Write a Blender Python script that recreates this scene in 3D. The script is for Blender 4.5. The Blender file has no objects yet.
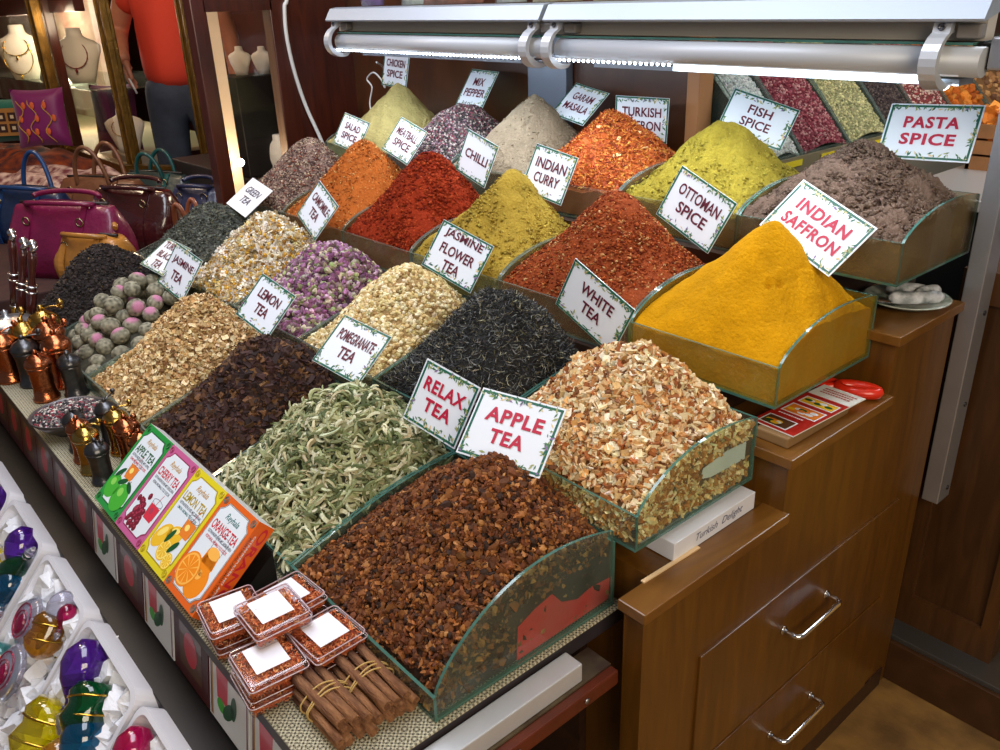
import bpy, bmesh, math, random
import numpy as np
from mathutils import Vector, Matrix, Euler, noise as mnoise
random.seed(7)
RNG = np.random.default_rng(11)
SC = bpy.context.scene
COL = SC.collection
PI = math.pi

def lin(c):
    def f(x):
        x = x / 255.0
        return x / 12.92 if x <= 0.04045 else ((x + 0.055) / 1.055) ** 2.4
    return (f(c[0]), f(c[1]), f(c[2]))

# ------------------------------------------------------------------ materials
MATS = {}
def mat(name, rgb=(128, 128, 128), rough=0.5, metal=0.0, var=0.0, vscale=20.0, bump=0.0, bscale=60.0,
        emit=None, estr=0.0, coat=0.0, sheen=0.0, stretch=None, rgb2=None, trans=0.0, ior=1.45, sss=0.0):
    if name in MATS: return MATS[name]
    m = bpy.data.materials.new(name); m.use_nodes = True
    nt = m.node_tree; b = nt.nodes['Principled BSDF']
    c = lin(rgb)
    b.inputs['Base Color'].default_value = (*c, 1)
    b.inputs['Roughness'].default_value = rough
    b.inputs['Metallic'].default_value = metal
    b.inputs['Coat Weight'].default_value = coat
    b.inputs['Transmission Weight'].default_value = trans
    b.inputs['IOR'].default_value = ior
    b.inputs['Sheen Weight'].default_value = sheen
    if emit:
        b.inputs['Emission Color'].default_value = (*lin(emit), 1)
        b.inputs['Emission Strength'].default_value = estr
    if var or bump:
        tc = nt.nodes.new('ShaderNodeTexCoord'); mp = nt.nodes.new('ShaderNodeMapping')
        nt.links.new(tc.outputs['Object'], mp.inputs['Vector'])
        if stretch: mp.inputs['Scale'].default_value = stretch
    if var:
        n = nt.nodes.new('ShaderNodeTexNoise'); n.inputs['Scale'].default_value = vscale
        n.inputs['Detail'].default_value = 6
        nt.links.new(mp.outputs[0], n.inputs['Vector'])
        r = nt.nodes.new('ShaderNodeValToRGB')
        c2 = lin(rgb2) if rgb2 else tuple(x * (1 - var) for x in c)
        r.color_ramp.elements[0].position = 0.35; r.color_ramp.elements[1].position = 0.65
        r.color_ramp.elements[0].color = (*c2, 1); r.color_ramp.elements[1].color = (*c, 1)
        nt.links.new(n.outputs['Fac'], r.inputs['Fac']); nt.links.new(r.outputs[0], b.inputs['Base Color'])
    if bump:
        n2 = nt.nodes.new('ShaderNodeTexNoise'); n2.inputs['Scale'].default_value = bscale
        n2.inputs['Detail'].default_value = 4
        nt.links.new(mp.outputs[0], n2.inputs['Vector'])
        bp = nt.nodes.new('ShaderNodeBump'); bp.inputs['Strength'].default_value = bump
        bp.inputs['Distance'].default_value = 0.01
        nt.links.new(n2.outputs['Fac'], bp.inputs['Height']); nt.links.new(bp.outputs[0], b.inputs['Normal'])
    MATS[name] = m
    return m

def attr_mat(name, rough=0.8, bump=0.0, bscale=200.0, vn=0.0, vscale=150.0, spec=0.3, sub=0.0):
    """base colour from the mesh's own colour attribute, varied by fine noise"""
    if name in MATS: return MATS[name]
    m = bpy.data.materials.new(name); m.use_nodes = True
    nt = m.node_tree; b = nt.nodes['Principled BSDF']
    b.inputs['Roughness'].default_value = rough; b.inputs['Specular IOR Level'].default_value = spec
    a = nt.nodes.new('ShaderNodeAttribute'); a.attribute_name = 'Col'
    out = a.outputs['Color']
    tc = nt.nodes.new('ShaderNodeTexCoord')
    if vn:
        n = nt.nodes.new('ShaderNodeTexNoise'); n.inputs['Scale'].default_value = vscale; n.inputs['Detail'].default_value = 5
        nt.links.new(tc.outputs['Object'], n.inputs['Vector'])
        mr = nt.nodes.new('ShaderNodeMapRange'); mr.inputs[1].default_value = .3; mr.inputs[2].default_value = .7
        mr.inputs[3].default_value = 1 - vn; mr.inputs[4].default_value = 1 + vn * .6
        nt.links.new(n.outputs['Fac'], mr.inputs[0])
        vm = nt.nodes.new('ShaderNodeVectorMath'); vm.operation = 'SCALE'
        nt.links.new(out, vm.inputs[0]); nt.links.new(mr.outputs[0], vm.inputs['Scale'])
        out = vm.outputs[0]
    nt.links.new(out, b.inputs['Base Color'])
    if bump:
        n2 = nt.nodes.new('ShaderNodeTexNoise'); n2.inputs['Scale'].default_value = bscale; n2.inputs['Detail'].default_value = 6
        nt.links.new(tc.outputs['Object'], n2.inputs['Vector'])
        bp = nt.nodes.new('ShaderNodeBump'); bp.inputs['Strength'].default_value = bump; bp.inputs['Distance'].default_value = .006
        nt.links.new(n2.outputs['Fac'], bp.inputs['Height']); nt.links.new(bp.outputs[0], b.inputs['Normal'])
    MATS[name] = m
    return m

def clear_mat(name, tint=(240, 247, 244), rough=0.03, k=1.0, haze=0.0, hcol=(200, 205, 195)):
    """thin pane: see-through with a fresnel reflection and, when asked, a dusty haze"""
    if name in MATS: return MATS[name]
    m = bpy.data.materials.new(name); m.use_nodes = True
    nt = m.node_tree; nt.nodes.remove(nt.nodes['Principled BSDF']); out = nt.nodes['Material Output']
    t = nt.nodes.new('ShaderNodeBsdfTransparent'); t.inputs[0].default_value = (*lin(tint), 1)
    g = nt.nodes.new('ShaderNodeBsdfGlossy'); g.inputs['Roughness'].default_value = rough
    lw = nt.nodes.new('ShaderNodeLayerWeight'); lw.inputs['Blend'].default_value = .5
    pw = nt.nodes.new('ShaderNodeMath'); pw.operation = 'POWER'; pw.inputs[1].default_value = 5
    nt.links.new(lw.outputs['Facing'], pw.inputs[0])
    mu = nt.nodes.new('ShaderNodeMath'); mu.operation = 'MULTIPLY_ADD'; mu.inputs[1].default_value = .5 * k; mu.inputs[2].default_value = .035 * k
    nt.links.new(pw.outputs[0], mu.inputs[0])
    mx = nt.nodes.new('ShaderNodeMixShader')
    base = t.outputs[0]
    if haze:
        d = nt.nodes.new('ShaderNodeBsdfDiffuse'); d.inputs[0].default_value = (*lin(hcol), 1)
        m2 = nt.nodes.new('ShaderNodeMixShader')
        n = nt.nodes.new('ShaderNodeTexNoise'); n.inputs['Scale'].default_value = 14; n.inputs['Detail'].default_value = 5
        tc = nt.nodes.new('ShaderNodeTexCoord'); nt.links.new(tc.outputs['Object'], n.inputs['Vector'])
        mr = nt.nodes.new('ShaderNodeMapRange'); mr.inputs[1].default_value = .3; mr.inputs[2].default_value = .75
        mr.inputs[3].default_value = haze * .4; mr.inputs[4].default_value = haze * 1.3
        nt.links.new(n.outputs['Fac'], mr.inputs[0]); nt.links.new(mr.outputs[0], m2.inputs[0])
        nt.links.new(t.outputs[0], m2.inputs[1]); nt.links.new(d.outputs[0], m2.inputs[2]); base = m2.outputs[0]
    nt.links.new(mu.outputs[0], mx.inputs[0]); nt.links.new(base, mx.inputs[1]); nt.links.new(g.outputs[0], mx.inputs[2])
    nt.links.new(mx.outputs[0], out.inputs[0])
    MATS[name] = m
    return m

def wood(name, c1, c2, stretch=(1.2, 1.2, 14), rough=.38, coat=.25):
    if name in MATS: return MATS[name]
    m = bpy.data.materials.new(name); m.use_nodes = True
    nt = m.node_tree; b = nt.nodes['Principled BSDF']
    b.inputs['Roughness'].default_value = rough; b.inputs['Coat Weight'].default_value = coat
    b.inputs['Coat Roughness'].default_value = .2
    tc = nt.nodes.new('ShaderNodeTexCoord'); mp = nt.nodes.new('ShaderNodeMapping'); mp.inputs['Scale'].default_value = stretch
    nt.links.new(tc.outputs['Object'], mp.inputs['Vector'])
    n = nt.nodes.new('ShaderNodeTexNoise'); n.inputs['Scale'].default_value = 4; n.inputs['Detail'].default_value = 9; n.inputs['Distortion'].default_value = 1.2
    nt.links.new(mp.outputs[0], n.inputs['Vector'])
    r = nt.nodes.new('ShaderNodeValToRGB'); r.color_ramp.elements[0].position = .3; r.color_ramp.elements[1].position = .7
    r.color_ramp.elements[0].color = (*lin(c1), 1); r.color_ramp.elements[1].color = (*lin(c2), 1)
    nt.links.new(n.outputs['Fac'], r.inputs['Fac']); nt.links.new(r.outputs[0], b.inputs['Base Color'])
    bp = nt.nodes.new('ShaderNodeBump'); bp.inputs['Strength'].default_value = .05
    nt.links.new(n.outputs['Fac'], bp.inputs['Height']); nt.links.new(bp.outputs[0], b.inputs['Normal'])
    MATS[name] = m
    return m

# ------------------------------------------------------------------ objects
def link(o, parent=None):
    COL.objects.link(o)
    if parent: o.parent = parent
    return o
def tag(o, label, cat, group=None, kind=None):
    o['label'] = label; o['category'] = cat
    if group: o['group'] = group
    if kind: o['kind'] = kind
    return o
def thing(name, label, cat, loc=(0, 0, 0), rot=(0, 0, 0), group=None, mw=None, scale=None):
    o = bpy.data.objects.new(name, None); o.empty_display_size = .05
    link(o)
    if mw is not None: o.matrix_world = mw
    else:
        o.location = loc; o.rotation_euler = rot
    if scale: o.scale = (scale,) * 3 if not isinstance(scale, tuple) else scale
    return tag(o, label, cat, group)
def struct(o):
    o['kind'] = 'structure'; return o

class MB:
    """collects shapes into one mesh"""
    def __init__(s): s.v = []; s.f = []; s.m = []; s.sm = []
    def add(s, V, F, mi=0, M=None, smooth=False):
        n = len(s.v)
        for p in V:
            p = Vector(p)
            if M is not None: p = M @ p
            s.v.append(tuple(p))
        for k, f in enumerate(F):
            s.f.append(tuple(i + n for i in f)); s.m.append(mi[k] if isinstance(mi, (list, tuple)) else mi); s.sm.append(smooth)
        return s
    def box(s, x0, x1, y0, y1, z0, z1, mi=0, M=None):
        V = [(x, y, z) for z in (z0, z1) for y in (y0, y1) for x in (x0, x1)]
        F = [(0, 2, 3, 1), (4, 5, 7, 6), (0, 1, 5, 4), (2, 6, 7, 3), (0, 4, 6, 2), (1, 3, 7, 5)]
        return s.add(V, F, mi, M)
    def rbox(s, x0, x1, y0, y1, z0, z1, r=.005, mi=0, M=None, seg=2):
        bm = bmesh.new(); bmesh.ops.create_cube(bm, size=1)
        for v in bm.verts:
            v.co = Vector(((x0 + x1) / 2 + v.co.x * (x1 - x0), (y0 + y1) / 2 + v.co.y * (y1 - y0), (z0 + z1) / 2 + v.co.z * (z1 - z0)))
        bmesh.ops.bevel(bm, geom=bm.edges[:], offset=r, segments=seg, profile=.5, affect='EDGES')
        s.bm(bm, mi, M, False); return s
    def bm(s, bm, mi=0, M=None, smooth=False):
        bm.verts.index_update()
        s.add([v.co[:] for v in bm.verts], [[v.index for v in f.verts] for f in bm.faces], mi, M, smooth); bm.free()
    def extrude(s, poly, vec, mi=0, mside=None, M=None, smooth_side=False):
        n = len(poly); vec = Vector(vec)
        V = [Vector(p) for p in poly] + [Vector(p) + vec for p in poly]
        F = [tuple(range(n)), tuple(range(2 * n - 1, n - 1, -1))]
        mm = [mi, mi]
        for i in range(n):
            j = (i + 1) % n; F.append((i, i + n, j + n, j)[::-1]); mm.append(mi if mside is None else mside)
        return s.add(V, F, mm, M)
    def ring_loft(s, rings, mi=0, M=None, cap0=True, cap1=True, smooth=True, closed=True):
        n = len(rings[0]); V = [p for r in rings for p in r]; F = []
        for k in range(len(rings) - 1):
            for i in range(n if closed else n - 1):
                j = (i + 1) % n
                F.append((k * n + i, k * n + j, (k + 1) * n + j, (k + 1) * n + i))
        s.add(V, F, mi, M, smooth)
        b = len(s.v) - len(V)
        if cap0: s.f.append(tuple(b + i for i in range(n - 1, -1, -1))); s.m.append(mi); s.sm.append(False)
        if cap1: s.f.append(tuple(b + (len(rings) - 1) * n + i for i in range(n))); s.m.append(mi); s.sm.append(False)
        return s
    def lathe(s, prof, n=24, mi=0, M=None, smooth=True):
        rings = [[(r * math.cos(2 * PI * i / n), r * math.sin(2 * PI * i / n), z) for i in range(n)] for r, z in prof]
        return s.ring_loft(rings, mi, M, True, True, smooth)
    def tube(s, pts, r, n=8, mi=0, M=None, flat=1.0, closed=False):
        pts = [Vector(p) for p in pts]; rings = []; up = None
        R = r if isinstance(r, (list, tuple)) else [r] * len(pts)
        N = len(pts)
        for i, p in enumerate(pts):
            if closed: d = pts[(i + 1) % N] - pts[i - 1]
            else: d = pts[min(i + 1, N - 1)] - pts[max(i - 1, 0)]
            d.normalize()
            if up is None:
                up = Vector((0, 0, 1)) if abs(d.z) < .9 else Vector((1, 0, 0))
            a = d.cross(up)
            if a.length < 1e-6: a = d.orthogonal()
            a.normalize(); b = a.cross(d).normalized(); up = b
            rings.append([p + (a * math.cos(2 * PI * k / n) + b * math.sin(2 * PI * k / n) * flat) * R[i] for k in range(n)])
        if closed: rings.append(rings[0]); return s.ring_loft(rings, mi, M, False, False)
        return s.ring_loft(rings, mi, M)
    def ball(s, c, r, mi=0, M=None, n=12, k=8):
        rx, ry, rz = (r, r, r) if not isinstance(r, (tuple, list)) else r
        rings = []
        for j in range(k + 1):
            th = -PI / 2 + PI * j / k; cr = max(math.cos(th), 1e-3)
            rings.append([(c[0] + rx * cr * math.cos(2 * PI * i / n), c[1] + ry * cr * math.sin(2 * PI * i / n), c[2] + rz * math.sin(th)) for i in range(n)])
        return s.ring_loft(rings, mi, M)
    def torus(s, c, R, r, axis='z', n=20, k=8, mi=0, M=None, sx=1.0, sy=1.0):
        pts = []
        for i in range(n):
            a = 2 * PI * i / n; x, y = R * math.cos(a) * sx, R * math.sin(a) * sy
            p = {'z': (x, y, 0), 'y': (x, 0, y), 'x': (0, x, y)}[axis]
            pts.append((c[0] + p[0], c[1] + p[1], c[2] + p[2]))
        return s.tube(pts, r, k, mi, M, closed=True)
    def mesh(s, name, mats):
        me = bpy.data.meshes.new(name); me.from_pydata(s.v, [], s.f)
        for m in (mats if isinstance(mats, (list, tuple)) else [mats]): me.materials.append(m)
        me.polygons.foreach_set('material_index', s.m); me.polygons.foreach_set('use_smooth', s.sm)
        me.update(); return me
    def build(s, name, mats, parent=None, fix=True):
        me = s.mesh(name, mats)
        if fix:
            bm = bmesh.new(); bm.from_mesh(me); bmesh.ops.recalc_face_normals(bm, faces=bm.faces); bm.to_mesh(me); bm.free()
        return link(bpy.data.objects.new(name, me), parent)

def T(x=0, y=0, z=0, rx=0, ry=0, rz=0, s=1.0):
    return Matrix.Translation((x, y, z)) @ Euler((rx, ry, rz)).to_matrix().to_4x4() @ Matrix.Scale(s, 4)

def arc(c, rx, rz, a0, a1, n, axis='xz'):
    out = []
    for i in range(n + 1):
        a = a0 + (a1 - a0) * i / n
        out.append((c[0] + rx * math.cos(a), c[1], c[2] + rz * math.sin(a)) if axis == 'xz' else (c[0], c[1] + rx * math.cos(a), c[2] + rz * math.sin(a)))
    return out

# ------------------------------------------------------------------ lettering
def text_geo(lines, bold=.0, spacing=1.0, line=1.0, shear=0.0):
    cu = bpy.data.curves.new('lettering', 'FONT'); cu.body = '\n'.join(lines); cu.align_x = 'CENTER'
    cu.size = 1; cu.space_character = spacing; cu.space_line = line; cu.offset = bold; cu.shear = shear; cu.resolution_u = 3
    o = bpy.data.objects.new('lettering', cu); COL.objects.link(o)
    dg = bpy.context.evaluated_depsgraph_get(); me = bpy.data.meshes.new_from_object(o.evaluated_get(dg))
    V = [v.co.copy() for v in me.vertices]; F = [tuple(p.vertices) for p in me.polygons]
    bpy.data.objects.remove(o); bpy.data.curves.remove(cu); bpy.data.meshes.remove(me)
    x0 = min(v.x for v in V); x1 = max(v.x for v in V); y0 = min(v.y for v in V); y1 = max(v.y for v in V)
    for v in V: v.x -= (x0 + x1) / 2; v.y -= (y0 + y1) / 2
    return V, F, x1 - x0, y1 - y0
def put_text(mb, lines, cx, cy, w, h, z, mi=0, M=None, bold=.0, spacing=1.0, line=1.0, shear=0.0, squeeze=True, rot=0):
    V, F, tw, th = text_geo(lines, bold, spacing, line, shear)
    sx = w / tw; sy = h / th
    if not squeeze: sx = sy = min(sx, sy)
    c, s_ = math.cos(rot), math.sin(rot)
    V = [((v.x * sx) * c - (v.y * sy) * s_ + cx, (v.x * sx) * s_ + (v.y * sy) * c + cy, z) for v in V]
    mb.add(V, F, mi, M)

# ------------------------------------------------------------------ big scatter meshes
class Bits:
    def __init__(s): s.V = []; s.C = []; s.F = []; s.L = []; s.n = 0
    def raw(s, V, F, C):
        V = np.asarray(V, float); s.V.append(V); s.C.append(np.asarray(C, float))
        for f in ([F] if isinstance(F, np.ndarray) else F):
            f = np.asarray(f)
            s.L.append(np.full(len(f), f.shape[1])); s.F.append((f + s.n).ravel())
        s.n += len(V)
    def scatter(s, tv, tf, P, R, S, C, vc=None):
        """tv (k,3), tf list of equal-length faces, P (N,3), R (N,3,3), S (N,3), C (N,3), vc (k,) shade or (k,3) colour blend"""
        tv = np.asarray(tv, float); tf = np.asarray(tf); N = len(P); k = len(tv)
        if N == 0: return
        V = np.einsum('nij,nkj->nki', R, tv[None] * S[:, None, :]) + P[:, None, :]
        Cc = np.repeat(C[:, None, :], k, 1)
        if vc is not None: Cc = Cc * np.asarray(vc)[None, :, None] if np.ndim(vc) == 1 else Cc * np.asarray(vc)[None]
        F = (tf[None] + (np.arange(N) * k)[:, None, None]).reshape(-1, tf.shape[1])
        s.raw(V.reshape(-1, 3), F, Cc.reshape(-1, 3))
    def build(s, name, material, parent=None, smooth=False):
        V = np.concatenate(s.V); C = np.concatenate(s.C); F = np.concatenate(s.F); L = np.concatenate(s.L)
        me = bpy.data.meshes.new(name)
        me.vertices.add(len(V)); me.vertices.foreach_set('co', V.ravel().astype(np.float32))
        me.loops.add(len(F)); me.loops.foreach_set('vertex_index', F.astype(np.int32))
        me.polygons.add(len(L)); st = np.zeros(len(L), np.int32); st[1:] = np.cumsum(L)[:-1]
        me.polygons.foreach_set('loop_start', st)
        me.polygons.foreach_set('use_smooth', np.full(len(L), smooth))
        me.update(calc_edges=True); me.validate()
        a = me.color_attributes.new('Col', 'FLOAT_COLOR', 'POINT')
        a.data.foreach_set('color', np.concatenate([np.clip(C, 0, 1), np.ones((len(C), 1))], 1).ravel().astype(np.float32))
        me.materials.append(material)
        return link(bpy.data.objects.new(name, me), parent)

def rots(N, normals=None, tilt=1.0):
    """random rotations; with normals, local z leans to the normal by up to tilt radians"""
    a = RNG.uniform(0, 2 * PI, N)
    if normals is None:
        q = RNG.normal(size=(N, 4)); q /= np.linalg.norm(q, axis=1)[:, None]
        w, x, y, z = q.T
        return np.stack([np.stack([1 - 2 * (y * y + z * z), 2 * (x * y - z * w), 2 * (x * z + y * w)], -1),
                         np.stack([2 * (x * y + z * w), 1 - 2 * (x * x + z * z), 2 * (y * z - x * w)], -1),
                         np.stack([2 * (x * z - y * w), 2 * (y * z + x * w), 1 - 2 * (x * x + y * y)], -1)], 1)
    n = normals + RNG.normal(size=(N, 3)) * tilt * .5
    n /= np.linalg.norm(n, axis=1)[:, None]
    t = np.stack([np.cos(a), np.sin(a), np.zeros(N)], 1)
    t -= n * np.sum(t * n, 1)[:, None]; t /= np.linalg.norm(t, axis=1)[:, None] + 1e-9
    b = np.cross(n, t)
    return np.stack([t, b, n], -1)

def pick(cols, weights, N, jit=.12):
    cols = np.array([lin(c) for c in cols]); w = np.array(weights, float); w /= w.sum()
    c = cols[RNG.choice(len(cols), N, p=w)]
    return c * (1 + RNG.normal(size=(N, 1)) * jit) * (1 + RNG.normal(size=(N, 3)) * jit * .25)

def ico(sub=1):
    bm = bmesh.new(); bmesh.ops.create_icosphere(bm, subdivisions=sub, radius=1)
    bm.verts.index_update()
    V = np.array([v.co[:] for v in bm.verts]); F = [[v.index for v in f.verts] for f in bm.faces]; bm.free()
    return V, F
ICO1 = ico(1); ICO2 = ico(2)
CUBE = (np.array([(x, y, z) for z in (-1, 1) for y in (-1, 1) for x in (-1, 1)], float), [(0, 2, 3, 1), (4, 5, 7, 6), (0, 1, 5, 4), (2, 6, 7, 3), (0, 4, 6, 2), (1, 3, 7, 5)])
def chunk_t(j=.45):
    V = CUBE[0] * (1 + RNG.uniform(-j, j, (8, 3))); return V, CUBE[1]
def lump_t(j=.35, e=(1, 1, 1)):
    V = ICO1[0] * (1 + RNG.uniform(-j, j, (len(ICO1[0]), 1))) * np.array(e); return V, ICO1[1]
def crescent_t(n, curl, r=.07, k=4, warp=.25, blunt=.25):
    """rolled, curled piece of unit length: a tapering tube bent in its own plane"""
    V = []; F = []
    for i in range(n + 1):
        t = i / n; a = curl * (t - .5); R = 1 / curl
        c = np.array([math.sin(a) * R, (1 - math.cos(a)) * R, warp * .3 * math.sin(t * 5)]); rr = r * (blunt + (1 - blunt) * math.sin(PI * t) ** .7)
        for q in range(k):
            b = 2 * PI * q / k + t * 1.5; V.append(c + rr * (math.cos(b) * np.array([-math.sin(a), math.cos(a), 0]) + math.sin(b) * np.array([0, 0, 1])))
    for i in range(n):
        for q in range(k): F.append((i * k + q, i * k + (q + 1) % k, (i + 1) * k + (q + 1) % k, (i + 1) * k + q))
    V = np.array(V); V[:, 1] -= V[:, 1].mean(); return V, F
def ribbon_t(n, curl, w=.2, th=.05, twist=0.0, taper=.5, flat=False):
    """curled strip of unit length: n segments, quads, two sided shell"""
    V = []; F = []
    for i in range(n + 1):
        t = i / n; a = curl * (t - .5)
        R = 1 / curl if abs(curl) > 1e-3 else 0
        x = math.sin(a) * R if R else t - .5; z = (1 - math.cos(a)) * R if R else 0
        ww = w * (1 - taper * (2 * t - 1) ** 2); tw = twist * (t - .5)
        for sgn in (-1, 1):
            V.append((x, sgn * ww * math.cos(tw), z + sgn * ww * math.sin(tw) + th))
    for i in range(n): F.append((2 * i, 2 * i + 2, 2 * i + 3, 2 * i + 1))
    V = np.array(V)
    if flat: V = np.stack([V[:, 0], V[:, 2] - V[:, 2].mean(), V[:, 1] * .8 + .12 * V[:, 0] * twist], 1)
    return V, F
# ------------------------------------------------------------------ trays of tea and spice
def low_curve(v):
    return np.sin(PI / 2 * np.clip(v, 0, 1))
def side_curve(v):
    return np.sin(PI * .70 * np.clip(v, 0, 1) ** .72)
class Height:
    """height field of one heap; front at y0, back at y1"""
    def __init__(s, x0, x1, y0, y1, zb, hf, hb, hp, uc=.5, vc=.62, kind='round', amp=.006, seed=0, drop=.5, sink=.020, low=None):
        s.__dict__.update(locals())
    def edge(s, v, u=1.0):
        hi = s.hf + (s.hb - s.hf) * side_curve(v)
        if s.low is None: return hi
        lo = s.hf + (s.low[0] - s.hf) * low_curve(v)
        return lo if not s.low[1] else lo + (hi - lo) * np.clip((u - .4) / .6, 0, 1)
    def __call__(s, x, y):
        u = np.clip((x - s.x0) / (s.x1 - s.x0), 0, 1); v = np.clip((y - s.y0) / (s.y1 - s.y0), 0, 1)
        t = np.where(u < s.uc, u / s.uc * .5, .5 + (u - s.uc) / (1 - s.uc) * .5); q = np.abs(2 * t - 1)
        if s.kind == 'cone':
            w = 1 - (np.sqrt(q * q + .04) - .2) / (math.sqrt(1.04) - .2); b = 1.2
        elif s.kind == 'pile':
            w = 1 - q ** 1.5; b = 1.35
        else:
            w = 1 - q ** 1.9; b = 1.6
        r = np.clip(v / s.vc, 0, 1); g = 1 - (1 - r) ** b
        r2 = np.clip((v - s.vc) / (1 - s.vc), 0, 1); g = np.where(v < s.vc, g, 1 - s.drop * r2 ** 1.6)
        e = s.edge(v, u) - .008 - s.sink * np.clip(v, 0, 1); pk = s.hp - (float(s.edge(np.float64(s.vc), .5)) - .008 - s.sink * s.vc)
        n = s.amp * (np.sin(x * 37 + s.seed) * np.sin(y * 31 + s.seed * 2) + .5 * np.sin(x * 83 + y * 61 + s.seed * 3))
        ww = np.clip(w, 0, 1)
        return s.zb + e + pk * ww * g + n * np.clip(ww * 3, 0, 1)
    def normal(s, x, y, d=.004):
        dx = (s(x + d, y) - s(x - d, y)) / (2 * d); dy = (s(x, y + d) - s(x, y - d)) / (2 * d)
        n = np.stack([-dx, -dy, np.ones_like(dx)], 1)
        return n / np.linalg.norm(n, axis=1)[:, None]

def base_surface(B, H, col, n=40, rough_amp=0.0, col2=None, lower=0.0, dark_skirt=.7, fscale=60, ripple=None):
    xs = np.linspace(H.x0, H.x1, n); ys = np.linspace(H.y0, H.y1, n)
    X, Y = np.meshgrid(xs, ys, indexing='ij'); Z = H(X, Y) - lower
    c = np.array(lin(col))
    tone = np.ones(n * n)
    if rough_amp:
        f = np.array([mnoise.fractal(Vector((x * fscale, y * fscale, z * fscale + H.seed)), .8, 2.1, 5) for x, y, z in zip(X.ravel(), Y.ravel(), Z.ravel())])
        g = np.array([mnoise.noise(Vector((x * 14, y * 14, H.seed * 3.1))) for x, y in zip(X.ravel(), Y.ravel())])
        Z = Z + (f * rough_amp + g * rough_amp * 1.6).reshape(n, n); tone = 1 + .16 * np.clip(f, -1, 1) + .08 * g
    if ripple is not None: Z = Z + ripple(X, Y)
    Z = np.maximum(Z, H.zb + .012)
    V = np.stack([X, Y, Z], -1).reshape(-1, 3)
    C = c[None] * tone[:, None]
    if col2 is not None:
        k = np.clip(np.array([mnoise.noise(Vector((x * 30, y * 30, H.seed))) for x, y in zip(X.ravel(), Y.ravel())]) + .3, 0, 1)[:, None]
        C = C * (1 - k) + np.array(lin(col2))[None] * k
    idx = np.arange(n * n).reshape(n, n)
    F = np.stack([idx[:-1, :-1], idx[1:, :-1], idx[1:, 1:], idx[:-1, 1:]], -1).reshape(-1, 4)
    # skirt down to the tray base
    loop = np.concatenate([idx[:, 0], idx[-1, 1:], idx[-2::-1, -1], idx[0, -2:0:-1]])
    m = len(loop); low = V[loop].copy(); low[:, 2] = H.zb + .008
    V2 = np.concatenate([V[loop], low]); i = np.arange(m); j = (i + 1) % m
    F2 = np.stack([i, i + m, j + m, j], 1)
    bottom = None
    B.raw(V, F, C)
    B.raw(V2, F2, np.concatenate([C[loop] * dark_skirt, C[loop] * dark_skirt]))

def surf_points(H, N, depth=.004, margin=.003):
    x = RNG.uniform(H.x0 + margin, H.x1 - margin, N); y = RNG.uniform(H.y0 + margin, H.y1 - margin, N)
    nr = H.normal(x, y)
    keep = RNG.uniform(0, 1, N) < np.clip(.45 / nr[:, 2], 0, 1) ; keep |= RNG.uniform(0, 1, N) < .45
    x, y, nr = x[keep], y[keep], nr[keep]
    z = H(x, y); P = np.stack([x, y, z], 1) - nr * (RNG.uniform(0, 1, len(x)) * depth)[:, None]
    return P, nr

def side_points(H, N, hx=1):
    """points against the glass on the right (hx=1) side, and along the front"""
    y = RNG.uniform(H.y0 + .004, H.y1 - .004, N); v = (y - H.y0) / (H.y1 - H.y0)
    z = H.zb + .012 + RNG.uniform(0, 1, N) * np.clip(H.edge(v) - .022, .01, 1)
    return np.stack([np.full(N, H.x1 + .0005), y, z], 1)

def front_points(H, N):
    x = RNG.uniform(H.x0 + .004, H.x1 - .004, N)
    return np.stack([x, np.full(N, H.y0 + .001), H.zb + .010 + RNG.uniform(0, 1, N) * (H.hf - .02)], 1)

def multi(B, temps, P, R, S, C, vcs=None):
    k = RNG.integers(0, len(temps), len(P))
    for i, (tv, tf) in enumerate(temps):
        q = k == i
        B.scatter(tv, tf, P[q], R[q], S[q], C[q], None if vcs is None else vcs[i])

def S3(N, a, b=None, c=None, j=.3):
    b = a if b is None else b; c = a if c is None else c
    s = np.array([a, b, c])[None] * (1 + RNG.uniform(-j, j, (N, 1))); return s * (1 + RNG.uniform(-j * .6, j * .6, (N, 3)))

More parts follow.
